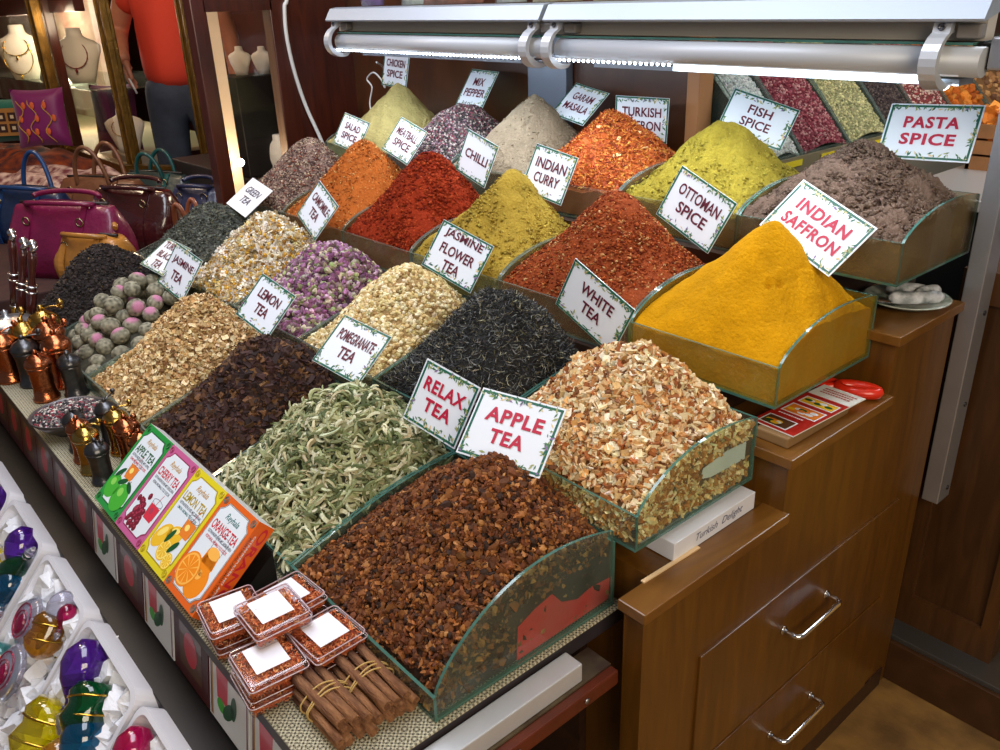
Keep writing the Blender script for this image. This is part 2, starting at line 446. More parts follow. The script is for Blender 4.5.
def fill(kind, H, B, right=False):
    if kind == 'hibiscus':          # chunky brown fruit bits
        base_surface(B, H, (46, 28, 18), 60, .003, lower=.012)  # dark base colour paints shade into the gaps between pieces
        P, n = surf_points(H, 9000, .010); N = len(P)
        tm = [lump_t(.5, RNG.uniform(.55, 1.35, 3)) for k in range(8)] + [crescent_t(4, RNG.uniform(2.5, 4.5), .2, 3, .5, .6) for _ in range(4)]
        sz = [1] * 8 + [2.6] * 4
        C = pick([(118, 70, 32), (88, 50, 26), (152, 98, 50), (52, 32, 22), (106, 58, 30), (176, 122, 72)], [4, 3, 2.2, 2, 2, .7], N)
        multi(B, tm[:8], P, rots(N, n, 1.6), S3(N, .0054, .0044, .0040, .5), C)
        P, n = surf_points(H, 3200, .002); N = len(P)
        multi(B, tm[8:], P, rots(N, n, 1.8), S3(N, .013, .014, .014, .35), pick([(156, 96, 48), (112, 62, 30), (84, 46, 26)], [2, 3, 2], N))
        if right:
            P = np.concatenate([side_points(H, 1900), front_points(H, 900)]); P = P[~((P[:, 0] > H.x1 - .002) & (P[:, 1] > .622) & (P[:, 2] < .800) & (P[:, 2] > .708) & (RNG.uniform(0, 1, len(P)) < .88))]; N = len(P)
            multi(B, tm[:8], P - np.array([.004, 0, 0]), rots(N), S3(N, .006, .0048, .0036, .45), pick([(120, 82, 46), (86, 58, 36), (146, 108, 58), (60, 42, 30)], [3, 3, 1.4, 3], N))
    elif kind == 'green':           # curled pale green leaves
        base_surface(B, H, (46, 52, 34), 40, .005, lower=.012)  # base darkened to put shade between the curled leaves
        P, n = surf_points(H, 4000, .010); P = P + n * .006; N = len(P)
        tm = [crescent_t(8, RNG.choice([-1, 1]) * RNG.uniform(1.2, 4.2), RNG.uniform(.055, .095), 4, RNG.uniform(.1, .9), .3) for k in range(18)]
        C = pick([(160, 162, 120), (206, 206, 174), (120, 128, 86), (82, 92, 58), (182, 176, 138)], [4, 3, 3, 2.6, 2], N)
        multi(B, tm, P, rots(N, n, .9), S3(N, .046, .046, .030, .4), C)
    elif kind == 'clove':           # dark dried blossom pieces
        base_surface(B, H, (36, 25, 22), 40, .003, lower=.012)
        P, n = surf_points(H, 6500, .010); N = len(P)
        tm = [chunk_t(.55) for _ in range(6)]
        multi(B, tm, P, rots(N, n, 2), S3(N, .0064, .0048, .0040, .5), pick([(60, 40, 36), (88, 60, 40), (44, 30, 30), (116, 80, 50), (66, 40, 38)], [4, 3, 3, 1, 2], N))
        P, n = surf_points(H, 700, -.002); N = len(P)
        tm = [ribbon_t(3, 2.8, .3, 0, .8, .5) for _ in range(4)]
        multi(B, tm, P, rots(N, n, 2), S3(N, .018, .018, .018, .35), pick([(84, 54, 40), (58, 36, 32), (112, 78, 46)], [2, 3, 1], N))
    elif kind in ('oat', 'apple'):  # flat chopped flakes
        big = kind == 'apple'
        base_surface(B, H, (104, 72, 42) if big else (132, 100, 62), 50, .003, lower=.012)  # apple base kept dark brown, painting shade into the gaps between chips
        P, n = surf_points(H, 9500 if big else 9000, .010 if big else .007); N = len(P)
        tm = [chunk_t(.24) for _ in range(6)] + [ribbon_t(2, 1.5, .5, 0, 0, .15) for _ in range(4)]
        if big: C = pick([(218, 198, 158), (190, 132, 76), (158, 92, 46), (238, 226, 200), (206, 168, 116), (124, 78, 44)], [4, 2.6, 1.8, 1.2, 3, 1], N)
        else: C = pick([(206, 176, 126), (228, 208, 166), (164, 124, 78), (188, 152, 100), (134, 94, 58)], [4, 2.5, 2, 3, 1.2], N)
        z = .0056 if big else .0042
        multi(B, tm[:6], P, rots(N, n, 1.5), S3(N, z, z * .8, z * (.24 if big else .26), .45), C)
        P, n = surf_points(H, 200 if big else 900, -.001); N = len(P)
        multi(B, tm[6:], P, rots(N, n, 1.6), S3(N, z * 2.6, z * 2.2, z * 2.6, .4), C[:1].repeat(N, 0) * 0 + pick([(244, 232, 204), (214, 160, 96)] if big else [(232, 210, 166), (200, 160, 104)], [2, 1], N))
        if right:
            P = np.concatenate([side_points(H, 1700), front_points(H, 900)]); P = P[~((P[:, 0] > H.x1 - .002) & (P[:, 1] > .998) & (P[:, 2] > .866) & (P[:, 2] < .908))]; N = len(P)
            multi(B, tm[:6], P - np.array([.003, 0, 0]), rots(N), S3(N, z, z * .8, z * .3, .4), pick([(206, 180, 120), (176, 124, 60), (146, 96, 40), (226, 210, 160)], [3, 3, 2, 1.6], N))
    elif kind == 'blacktea':
        base_surface(B, H, (44, 37, 35), 40, .003, lower=.002)
        P, n = surf_points(H, 7000, .002); N = len(P)
        multi(B, [chunk_t(.5) for _ in range(5)], P, rots(N, n, 2), S3(N, .0052, .0022, .0018, .5), pick([(46, 39, 37), (62, 52, 48), (34, 29, 29), (104, 84, 56)], [5, 3, 4, .3], N))
    elif kind == 'blackleaf':       # wiry twisted leaves
        base_surface(B, H, (34, 34, 34), 40, .004, lower=.005)
        P, n = surf_points(H, 12000, -.004); N = len(P)
        tm = [ribbon_t(4, RNG.uniform(.8, 3.4), RNG.uniform(.028, .05), 0, RNG.uniform(-3, 3), .4, k % 2 > 0) for k in range(12)]
        multi(B, tm, P, rots(N, n, 1.7), S3(N, .021, .024, .02, .45), pick([(44, 45, 48), (68, 70, 72), (28, 28, 31), (122, 124, 122), (160, 156, 134), (78, 74, 46)], [5, 3, 2, 2.4, 1, .8], N))
    elif kind == 'greentea':
        base_surface(B, H, (66, 68, 62), 40, .003, lower=.003)
        P, n = surf_points(H, 8000, -.001); N = len(P)
        tm = [ribbon_t(3, RNG.uniform(.5, 2), .12, 0, RNG.uniform(-1, 1), .4) for _ in range(6)]
        multi(B, tm, P, rots(N, n, 1.6), S3(N, .013, .015, .012, .4), pick([(88, 92, 84), (62, 65, 60), (118, 122, 110), (100, 98, 80)], [4, 3, 2, 1.2], N))
    elif kind == 'jasminebud':
        base_surface(B, H, (150, 122, 78), 40, .004, lower=.004)
        P, n = surf_points(H, 5200, .005); N = len(P)
        tm = [(ICO1[0] * (1 + RNG.uniform(-.15, .15, ICO1[0].shape)), ICO1[1]) for _ in range(5)]
        multi(B, tm, P, rots(N, n, 2), S3(N, .0072, .0048, .0045, .3), pick([(214, 194, 142), (234, 222, 186), (182, 150, 96), (200, 176, 118), (150, 118, 70)], [4, 3, 1.6, 2.6, .8], N))
    elif kind == 'rosebud':
        base_surface(B, H, (70, 48, 62), 40, .004, lower=.004)
        P, n = surf_points(H, 3000, .004); N = len(P)
        tv = ICO2[0].copy(); tv[:, 2] = np.where(tv[:, 2] > 0, tv[:, 2] * 1.5, tv[:, 2]); tv[:, :2] *= (1 - .45 * np.clip(tv[:, 2:3], 0, 1.5) / 1.5)
        tv[:, :2] *= 1 + .12 * np.sin(np.arctan2(tv[:, 1], tv[:, 0]) * 5)[:, None]
        vc = np.where((tv[:, 2] < -.35)[:, None], np.array([[.62, .95, .5]]), np.ones((1, 3)) * (1 + .22 * np.sign(np.sin(np.arctan2(tv[:, 1], tv[:, 0]) * 5)))[:, None])
        B.scatter(tv, ICO2[1], P, rots(N), S3(N, .0066, .0066, .0072, .3), pick([(154, 104, 142), (112, 66, 102), (196, 160, 184), (130, 76, 110), (128, 116, 92), (190, 176, 150)], [4, 3, 2, 2, 1.6, 1.2], N), vc)
        P, n = surf_points(H, 2200, -.001); N = len(P)
        multi(B, [ribbon_t(3, 1.6, .14, 0, .6, .5) for _ in range(4)], P, rots(N, n, 2), S3(N, .013, .013, .013, .3), pick([(110, 106, 80), (150, 140, 110), (84, 80, 60)], [2, 1, 1.4], N))
    elif kind == 'chamomile':
        base_surface(B, H, (112, 92, 56), 40, .003, lower=.008)
        P, n = surf_points(H, 2600, -.006); N = len(P)
        # ragged petal ring round a dome
        k = 9; V = [(0, 0, .1)]; F = []
        for i in range(k):
            a = 2 * PI * i / k; r = RNG.uniform(.8, 1.25); dz = RNG.uniform(-.55, .1)
            V += [(r * math.cos(a - .26), r * math.sin(a - .26), dz), (r * math.cos(a + .26), r * math.sin(a + .26), dz)]
            F.append((0, 1 + 2 * i, 2 + 2 * i))
        R = rots(N, n, 1.5)
        B.scatter(np.array(V), F, P, R, S3(N, .0115, .0115, .0115, .3), pick([(222, 212, 190), (240, 234, 220), (186, 164, 122), (206, 184, 130)], [4, 2.5, 1.4, 1], N))
        q = RNG.uniform(0, 1, N) < .6
        B.scatter(ICO1[0], ICO1[1], P[q] + n[q] * .0022, R[q], S3(q.sum(), .0054, .0054, .0044, .3), pick([(190, 142, 40), (206, 164, 66), (150, 106, 40), (196, 176, 124)], [3, 2, 2, 1.4], int(q.sum())))
    elif kind == 'threads':         # orange saffron threads
        base_surface(B, H, (176, 84, 34), 60, .005, lower=.002)
        P, n = surf_points(H, 9000, -.002); N = len(P)
        tm = [ribbon_t(3, RNG.uniform(.4, 2.2), .09, 0, RNG.uniform(-1, 1), .4) for _ in range(6)]
        multi(B, tm, P, rots(N, n, 1.4), S3(N, .014, .016, .013, .4), pick([(196, 104, 40), (220, 150, 66), (156, 62, 30), (182, 88, 38), (112, 42, 26)], [4, 2.4, 2, 3, 1], N))
        P, n = surf_points(H, 30, -.003); N = len(P)
        multi(B, [chunk_t(.4)], P, rots(N, n, 1), S3(N, .006, .004, .001, .3), pick([(236, 206, 150)], [1], N))
    elif kind == 'pepper':
        base_surface(B, H, (76, 62, 64), 40, .003, lower=.003)
        P, n = surf_points(H, 8500, .003); N = len(P)
        B.scatter(ICO1[0], ICO1[1], P, rots(N), S3(N, .0036, .0036, .0036, .2), pick([(170, 158, 150), (46, 42, 46), (116, 54, 68), (86, 80, 74), (130, 104, 116)], [2.2, 4.5, 2.2, 2.4, 1.5], N))

def powder(H, B, col, flecks=None, nfleck=0, fsz=.002, amp=.003, n=130, col2=None, fscale=55, ripple=None):
    base_surface(B, H, col, n, amp, col2=col2, dark_skirt=.85, fscale=fscale, ripple=ripple)
    if nfleck:
        P, nr = surf_points(H, nfleck, .0); N = len(P)
        cs, ws = flecks
        multi(B, [chunk_t(.5) for _ in range(5)], P + nr * .0005, rots(N, nr, 1.4), S3(N, fsz, fsz * .7, fsz * .35, .5), pick(cs, ws, N))

GREEN_EDGE = mat('glass_edge_green', (84, 136, 124), .12, coat=.6, trans=.35, var=.25, vscale=30)
GREY_EDGE = mat('glass_edge_grey', (112, 128, 118), .15, coat=.5, trans=.35, var=.25, vscale=30)
PANE = clear_mat('tray_pane', (243, 250, 247), .02, 1.0, .07, (190, 200, 186))
PANE_Y = clear_mat('tray_pane_saffron_dust', (248, 242, 206), .03, 1.0, .22, (190, 166, 74))
PANE_D = clear_mat('tray_pane_brown_dust', (240, 238, 226), .03, 1.0, .28, (150, 130, 96))

def make_tray(x0, x1, y0, y1, zb, hf, hb, label, pane, edge, group=None, low=None):
    t = thing('glass_tray', label, 'tray', ((x0 + x1) / 2, y0, zb), group=group)
    ox, oy, oz = (x0 + x1) / 2, y0, zb
    th = .005; w = (x1 - x0) / 2; d = y1 - y0
    hk = hf + (hb - hf) * .78 if low is None else low[0]
    MB().extrude([(-w, 0, 0), (w, 0, 0), (w, d, 0), (-w, d, 0)], (0, 0, th), 0, 1).build('base', [pane, edge], t)
    MB().extrude([(-w, 0, th), (w, 0, th), (w, 0, hf), (-w, 0, hf)], (0, th, 0), 0, 1).build('front_panel', [pane, edge], t)
    MB().extrude([(-w, d - th, th), (w, d - th, th), (w, d - th, hk), (-w, d - th, hk)], (0, th, 0), 0, 1).build('back_panel', [pane, edge], t)
    for sx in (-w, w - th):
      isl = low is not None and (sx < 0 or not low[1]); cv = low_curve if isl else side_curve; hh = low[0] if isl else hb
      prof = [(th, th), (d - th, th), (d - th, hf + (hh - hf) * float(cv(1)))]
      for i in range(21, -1, -1):
        v = (i / 22) ** 1.4; prof.append((th + v * (d - 2 * th), hf + (hh - hf) * float(cv(v))))
      MB().extrude([(sx, y, z) for y, z in prof], (th, 0, 0), 0, 1).build('side_panel', [pane, edge], t)
    return t

ROWS = [dict(y0=.469, y1=.834, z=.700, hf=.044, hb=.168, xs=[-.722, -1.130, -1.500, -1.855, -2.255, -2.630, -2.950]),
        dict(y0=.836, y1=1.150, z=.820, hf=.064, hb=.138, xs=[-.683, -1.070, -1.415, -1.748, -2.110, -2.450, -2.880]),
        dict(y0=1.173, y1=1.499, z=.954, hf=.076, hb=.138, xs=[-.668, -.999, -1.390, -1.737, -2.072, -2.430, -2.760]),
        dict(y0=1.503, y1=1.822, z=1.100, hf=.082, hb=.132, xs=[-.640, -.992, -1.327, -1.661, -1.982, -2.300, -2.700])]
# (row, col): fill, words, peak height, uc, shape
CELLS = {
 (0, 0): ('hibiscus', 'chunky brown dried fruit pieces', .244, .58, 'pile', 'tea'),
 (0, 1): ('green', 'curled pale green leaves', .232, .6, 'round', 'tea'),
 (0, 2): ('clove', 'dark brown dried blossom pieces', .252, .62, 'pile', 'tea'),
 (0, 3): ('oat', 'golden beige chopped flakes', .262, .62, 'pile', 'tea'),
 (0, 4): ('balls', 'knotted flower tea balls', .235, .5, 'round', 'tea'),
 (0, 5): ('blacktea', 'fine black tea', .262, .56, 'pile', 'tea'),
 (1, 0): ('apple', 'cream and orange chopped apple chips', .238, .52, 'round', 'tea'),
 (1, 1): ('blackleaf', 'wiry black tea leaves', .252, .6, 'round', 'tea'),
 (1, 2): ('jasminebud', 'cream jasmine buds', .246, .68, 'round', 'tea'),
 (1, 3): ('rosebud', 'pink and purple rosebuds', .232, .62, 'round', 'tea'),
 (1, 4): ('chamomile', 'white and yellow chamomile flowers', .250, .64, 'round', 'tea'),
 (1, 5): ('greentea', 'dull grey-green tea leaves', .233, .6, 'round', 'tea'),
 (2, 0): ('saffron', 'bright yellow powder', .262, .53, 'cone', 'spice'),
 (2, 1): ('redflake', 'red-orange spice with pale flecks', .272, .45, 'cone', 'spice'),
 (2, 2): ('curry', 'mustard yellow curry powder', .274, .53, 'cone', 'spice'),
 (2, 3): ('chilli', 'deep red chilli powder', .288, .52, 'pile', 'spice'),
 (2, 4): ('orange', 'orange-brown powder', .292, .56, 'pile', 'spice'),
 (2, 5): ('greybrown', 'grey-brown speckled spice', .268, .56, 'pile', 'spice'),
 (3, 0): ('pasta', 'coarse brown-grey powder', .220, .44, 'pile', 'spice'),
 (3, 1): ('fish', 'lime yellow powder', .236, .45, 'pile', 'spice'),
 (3, 2): ('threads', 'orange saffron threads', .238, .42, 'pile', 'spice'),
 (3, 3): ('masala', 'beige-grey powder', .262, .5, 'pile', 'spice'),
 (3, 4): ('pepper', 'mixed white, black and red peppercorns', .226, .5, 'round', 'spice'),
 (3, 5): ('khaki', 'khaki yellow powder', .266, .5, 'cone', 'spice'),
}
POW = {
 'saffron': dict(col=(194, 138, 8), amp=.0036, fscale=22),
 'redflake': dict(col=(130, 60, 30), amp=.0025, flecks=([(170, 110, 64), (112, 42, 22), (160, 76, 36), (196, 154, 104)], [1.2, 3, 4, .5]), nfleck=7500, fsz=.0022),
 'curry': dict(col=(156, 130, 50), amp=.0055, fscale=30, flecks=([(156, 130, 50), (166, 142, 62)], [2, 1]), nfleck=1800, fsz=.003),
 'chilli': dict(col=(132, 42, 18), amp=.005, flecks=([(126, 38, 16), (152, 58, 26), (104, 28, 14)], [2, 2, 1]), nfleck=5000, fsz=.003),
 'orange': dict(col=(168, 90, 36), amp=.002, flecks=([(190, 122, 64), (144, 70, 26), (206, 170, 110)], [2, 3, .6]), nfleck=3500, fsz=.0018),
 'greybrown': dict(col=(124, 102, 92), amp=.002, flecks=([(160, 136, 118), (86, 66, 62), (196, 176, 150), (128, 70, 56)], [2, 3, .8, 1]), nfleck=7500, fsz=.0024),
 'pasta': dict(col=(99, 80, 68), amp=.0085, fscale=42, flecks=([(99, 80, 68), (112, 92, 78), (84, 68, 58)], [3, 1, 1]), nfleck=5000, fsz=.0032),
 'fish': dict(col=(142, 126, 44), amp=.0055, flecks=([(136, 120, 44), (152, 138, 58)], [1, 1]), nfleck=1200, fsz=.0022, fscale=45),
 'masala': dict(col=(134, 120, 100), amp=.002, flecks=([(126, 110, 90), (150, 134, 112)], [1, 1]), nfleck=900, fsz=.0018),
 'khaki': dict(col=(150, 138, 88), amp=.005, fscale=30),
}
BITM = attr_mat('dried_pieces', .75, vn=.18, vscale=260, spec=.3)
LEAFM = attr_mat('dried_leaves', .7, vn=.15, vscale=200, spec=.3)
POWM = attr_mat('fine_powder', .95, bump=.8, bscale=150, vn=.12, vscale=320, spec=.1)
def saff_ripple(X, Y):
    out = np.zeros_like(X)
    for cx, cy in ((-.769, 1.284), (-.756, 1.296)):      # two finger dents
        out -= .011 * np.exp(-(((X - cx) / .005) ** 2 + ((Y - cy) / .006) ** 2))
    for k in range(14):       # a crack below the card
        cx, cy = -.742 + .010 * math.sin(k * .5), 1.405 - k * .006
        out -= .003 * np.exp(-(((X - cx) / .003) ** 2 + ((Y - cy) / .004) ** 2))
    return out
HGT = {}
for (r, c), (kind, words, hp, uc, shape, cls) in CELLS.items():
    R = ROWS[r]; x1 = R['xs'][c] - .001; x0 = R['xs'][c + 1] + .001
    pane = PANE_Y if kind == 'saffron' else PANE_D if kind in ('pasta', 'chilli', 'redflake', 'orange', 'fish') else PANE
    where = {0: 'on the lowest level', 1: 'on the second level', 2: 'on the third level', 3: 'on the top level'}[r]
    make_tray(x0, x1, R['y0'], R['y1'], R['z'], R['hf'], R['hb'], 'clear glass tray of %s, %s' % (words, where), pane,
              GREEN_EDGE if c < 2 and not (r > 1 and c == 1) else GREY_EDGE, 'glass trays of tea and spice', low={0: (.122, c == 0), 1: (.122, c == 0)}.get(r))
    H = Height(x0 + .0065, x1 - .0065, R['y0'] + .0065, R['y1'] - .0065, R['z'], R['hf'], R['hb'], hp, uc, .62, shape,
               .003 if kind in POW else .005, seed=r * 7 + c * 3.3, drop=.55 if shape != 'cone' else .8, low={0: (.122, c == 0), 1: (.122, c == 0)}.get(r))
    HGT[(r, c)] = H
    if kind == 'balls': continue
    B = Bits()
    if kind in POW:
        powder(H, B, n=200 if c == 0 else 130, ripple=saff_ripple if kind == 'saffron' else None, **POW[kind])
        o = B.build('spice_heap', POWM, None, True)
    else:
        fill(kind, H, B, right=(c == 0))
        o = B.build('tea_heap' if cls == 'tea' else 'spice_heap', LEAFM if kind in ('green', 'blackleaf', 'greentea') else BITM, None, False)
    tag(o, 'mounded heap of %s in its glass tray' % words, 'spice' if cls == 'spice' else 'tea', kind='stuff')

# red card showing through the side glass behind the brown pieces, paper slip in the apple chips
o = MB().extrude([(-.7292, .626, .708), (-.7292, .826, .712), (-.7292, .828, .752), (-.7292, .785, .757), (-.7292, .755, .750), (-.7292, .720, .764), (-.7292, .700, .790), (-.7292, .665, .782), (-.7292, .630, .768)], (.0011, 0, 0)).build('red_card', mat('red_print', (214, 44, 40), .5, var=.15))
tag(o, 'bright red card slip pressed against the side glass among brown pieces', 'card')
o = MB().extrude([(-.6903, 1.002, .880), (-.6903, 1.03, .872), (-.6903, 1.128, .868), (-.6903, 1.128, .902), (-.6903, 1.07, .905), (-.6903, 1.008, .897)], (.0011, 0, 0)).build('paper_slip', mat('white_paper', (232, 232, 228), .6, var=.06))
tag(o, 'white paper slip behind the side glass of the apple chips', 'paper')

# flower tea balls, each a thing of its own
def ball_mesh(seed, pink):
    V, F = ICO2 if False else ico(3)
    V = V.copy(); C = np.zeros((len(V), 3)); rs = np.random.default_rng(seed)
    ax = rs.normal(size=3); ax /= np.linalg.norm(ax)
    ph = rs.uniform(0, 6)
    t = V @ ax; o1 = np.cross(ax, [0.3, .5, .8]); o1 /= np.linalg.norm(o1); o2 = np.cross(ax, o1)
    ang = np.arctan2(V @ o2, V @ o1)
    st = np.sin(ang * 11 + t * 4 + ph) * .5 + .5 * np.sin(ang * 23 + ph * 2)
    V = V * (1 + .05 * st[:, None] * (1 - t * t)[:, None]) * (1 - .08 * (t * t)[:, None])
    a = np.array(lin((120, 116, 92))); b = np.array(lin((196, 190, 166))); dk = np.array(lin((58, 58, 46)))
    k = np.clip(st * .5 + .5, 0, 1)[:, None]; C = dk * (1 - k) + (a * .4 + b * .6) * k
    if pink:
        m = np.clip((t - .62) * 4, 0, 1)[:, None]; C = C * (1 - m) + np.array(lin((190, 124, 154))) * m
    B = Bits(); B.raw(V, np.array(F), C); o = B.build('flower_tea_ball', attr_mat('tea_ball', .75, bump=.2, bscale=8, vn=.10, vscale=9), None, True)
    return o
protos = [ball_mesh(i, i % 3 == 0) for i in range(6)]
H = HGT[(0, 4)]; spots = []
for layer in range(4):
    tries = 0
    while tries < (5000, 5000, 3000, 3000)[layer]:
        tries += 1
        x = random.uniform(H.x0 + .022, H.x1 - .022); y = random.uniform(H.y0 + .022, H.y1 - .024)
        z = float(H(np.array([x]), np.array([y]))[0]) - .026 + (0, -.030, .004, .016)[layer]
        rr = random.uniform(.0225, .0275)
        z = max(z, H.zb + .006 + rr)
        if all((x - a) ** 2 + (y - b) ** 2 + (z - c_) ** 2 > (rr + d) ** 2 * .80 for a, b, c_, d in spots): spots.append((x, y, z, rr))
for i, (x, y, z, rr) in enumerate(spots):
    p = protos[i % 6]
    o = p if i < 6 else p.copy()
    if i >= 6: COL.objects.link(o)
    o.location = (x, y, z); o.scale = (rr, rr, rr * .95); o.rotation_euler = (random.uniform(-.7, .7), random.uniform(-.7, .7), random.uniform(0, 6.28))
    if i % 6 % 3 == 0: tag(o, 'striped grey-green flower tea ball with a pink petal tip, heaped behind the pepper mills', 'tea ball', 'pink-tipped flower tea balls')
    else: tag(o, 'striped grey-green flower tea ball without pink, heaped behind the pepper mills', 'tea ball', 'plain flower tea balls')
B = Bits(); base_surface(B, Height(H.x0, H.x1, H.y0, H.y1, H.zb, .03, .06, .150, .5, .62, 'round', .004), (60, 58, 46), 30, .003)
tag(B.build('tea_heap', LEAFM), 'dark loose leaf crumbs beneath the flower tea balls', 'tea', kind='stuff')
# ------------------------------------------------------------------ the stepped stall
CABW = wood('cabinet_wood', (82, 50, 10), (106, 67, 16), (9, 9, 1.0), .36, .3)
CABE = wood('cabinet_edge_wood', (100, 62, 18), (122, 80, 28), (6, 1, 6), .35, .3)
DARKW = wood('dark_stall_wood', (44, 26, 16), (62, 38, 24), (2, 8, 8), .5, .1)
REDW = wood('dark_red_wood', (52, 20, 12), (82, 34, 20), (8, 8, .8), .28, .6)
PANELW = wood('back_panel_wood', (56, 28, 12), (92, 50, 22), (1.2, 8, .8), .35, .4)
STEEL = mat('brushed_steel', (176, 178, 182), .3, .9, var=.12, vscale=40)
ALU = mat('grey_aluminium', (178, 180, 186), .36, .75, var=.08, vscale=15)
CHROME = mat('chrome', (220, 220, 224), .1, 1.0)
BLACK = mat('black', (18, 17, 18), .5)
WHITE = mat('white_plastic', (236, 236, 236), .4)

cab = thing('drawer_cabinet', 'brown wooden cabinet with stepped top and two drawers at the right end of the stall', 'cabinet', (-.621, .787, 0))
ox, oy = -.621, .787
# carcass: stair profile, right face; inner block carries the overhanging trays
prof = [(0, 0), (.975, 0), (.975, 1.01), (.715, 1.01), (.715, .886), (.372, .886), (.372, .775), (0, .775)]
m = MB()
m.extrude([(-.040, y, z) for y, z in prof], (.038, 0, 0))
prof2 = [(.065, 0), (.975, 0), (.975, 1.01), (.715, 1.01), (.715, .886), (.372, .886), (.372, .775), (.065, .775)]
m.extrude([(-.178, y, z) for y, z in prof2], (.138, 0, 0))
m.build('carcass', CABW, cab)
# step boards with a lip
for y0, y1, z in ((-.012, .375, .775), (.360, .718, .886), (.703, .985, 1.01)):
    MB().rbox(-.178 if y0 > 0 else -.044, .010, y0, y1, z - .018, z + .0015, .002).build('step_board', CABE, cab)
for z0, z1 in ((.335, .592), (.06, .328)):
    dr = MB().rbox(-.004, .0035, .150, .855, z0, z1, .0015).build('drawer', CABW, cab)
    zc = (z0 + z1) / 2 + .03
    h = MB()
    pts = [(.002, .385, zc)] + [(.030 + .008 * math.sin(a) - .0, .393 - .008 * math.cos(a), zc) for a in (0.2, .8, 1.4)] + [(.038, .60 - .008 + .008 * math.sin(a), zc) for a in (0, .8, 1.4)] + [(.002, .60, zc)]
    pts = [(.002, .415, zc), (.026, .415, zc), (.034, .418, zc), (.038, .427, zc), (.038, .558, zc), (.034, .567, zc), (.026, .57, zc), (.002, .57, zc)]
    h.tube(pts, .0055, 10)
    for y in (.415, .57): h.lathe([(.0001, 0), (.009, 0), (.009, .003), (.0001, .003)], 14, M=T(.0036, y, zc, ry=PI / 2))
    h.build('handle', CHROME, dr)
MB().box(-.003, .0012, .03, .95, .0, .055).build('plinth', DARKW, cab)

st = thing('stall_stand', 'dark wooden stepped stand carrying the trays of tea and spice', 'stand', (-1.9, .3, 0))
def S_(x0, x1, y0, y1, z0, z1): return (x0 + 1.9, x1 + 1.9, y0 - .3, y1 - .3, z0, z1)
MB().rbox(*S_(-3.02, -.716, .302, .850, .662, .6955), .003).build('front_shelf', mat('stall_board', (52, 46, 50), .45, var=.25, vscale=12), st)
m = MB(); m.box(*S_(-2.95, -.80, .835, 1.162, .02, .8185)); m.build('step', DARKW, st)
MB().box(*S_(-2.90, -.80, 1.163, 1.478, .02, .9525)).build('step', DARKW, st)
MB().box(*S_(-2.86, -.80, 1.479, 1.83, .02, 1.0985)).build('step', DARKW, st)
MB().box(*S_(-2.95, -.95, .44, .834, .02, .66)).build('shade_panel', mat('shelf_shade_dark', (30, 22, 18), .7, var=.2), st)  # dark panel added to stand in for the shade below the shelf
# lower ledge at the right end with its red edge strip
m = MB(); m.box(*S_(-.722, -.672, .30, .772, .628, .648)); m.build('ledge', mat('worn_ledge', (96, 84, 62), .7, var=.4, vscale=18, rgb2=(60, 44, 34)), st)
MB().rbox(*S_(-.672, -.655, .30, .772, .618, .646), .003).build('edge_strip', mat('red_edge', (96, 40, 22), .4, var=.25), st)
m = MB()
for y in (.44, .56, .70): m.lathe([(.0001, 0), (.005, 0), (.005, .002), (.0001, .003)], 12, M=T(-.655 + 1.9, y - .3, .632, ry=PI / 2))
m.build('screw', STEEL, st)
o = MB().rbox(-.712, -.676, .40, .712, .6485, .683, .002).build('metal_bar', mat('pale_aluminium', (206, 208, 212), .38, .35, var=.06))
tag(o, 'pale square aluminium bar lying on the ledge below the brown fruit pieces', 'bar')
for k, (x, y) in enumerate(((-.66, .60),)): pass

# woven runner on the front shelf
def mat_cloth():
    m = bpy.data.materials.new('woven_runner'); m.use_nodes = True; nt = m.node_tree; b = nt.nodes['Principled BSDF']
    b.inputs['Roughness'].default_value = .85
    tc = nt.nodes.new('ShaderNodeTexCoord'); mp = nt.nodes.new('ShaderNodeMapping'); nt.links.new(tc.outputs['Object'], mp.inputs[0])
    ck = nt.nodes.new('ShaderNodeTexChecker'); ck.inputs['Scale'].default_value = 260
    ck.inputs[1].default_value = (*lin((190, 184, 156)), 1); ck.inputs[2].default_value = (*lin((120, 112, 92)), 1)
    vo = nt.nodes.new('ShaderNodeTexVoronoi'); vo.inputs['Scale'].default_value = 170; vo.inputs['Randomness'].default_value = 0
    rp = nt.nodes.new('ShaderNodeValToRGB'); rp.color_ramp.elements[0].position = .22; rp.color_ramp.elements[1].position = .3
    rp.color_ramp.elements[0].color = (*lin((52, 44, 50)), 1); rp.color_ramp.elements[1].color = (1, 1, 1, 1)
    mx = nt.nodes.new('ShaderNodeMix'); mx.data_type = 'RGBA'; mx.blend_type = 'MULTIPLY'; mx.inputs[0].default_value = 1
    for n in (ck, vo): nt.links.new(mp.outputs[0], n.inputs['Vector'])
    nt.links.new(vo.outputs['Distance'], rp.inputs[0]); nt.links.new(ck.outputs['Color'], mx.inputs[6]); nt.links.new(rp.outputs[0], mx.inputs[7])
    nt.links.new(mx.outputs[2], b.inputs['Base Color'])
    bp = nt.nodes.new('ShaderNodeBump'); bp.inputs['Strength'].default_value = .4; bp.inputs['Distance'].default_value = .002
    nt.links.new(vo.outputs['Distance'], bp.inputs['Height']); nt.links.new(bp.outputs[0], b.inputs['Normal'])
    return m
o = MB().rbox(-3.01, -.712, .300, .848, .6956, .6992, .0012).build('woven_runner', mat_cloth())
tag(o, 'beige and dark woven runner covering the front shelf under the lowest trays', 'runner')

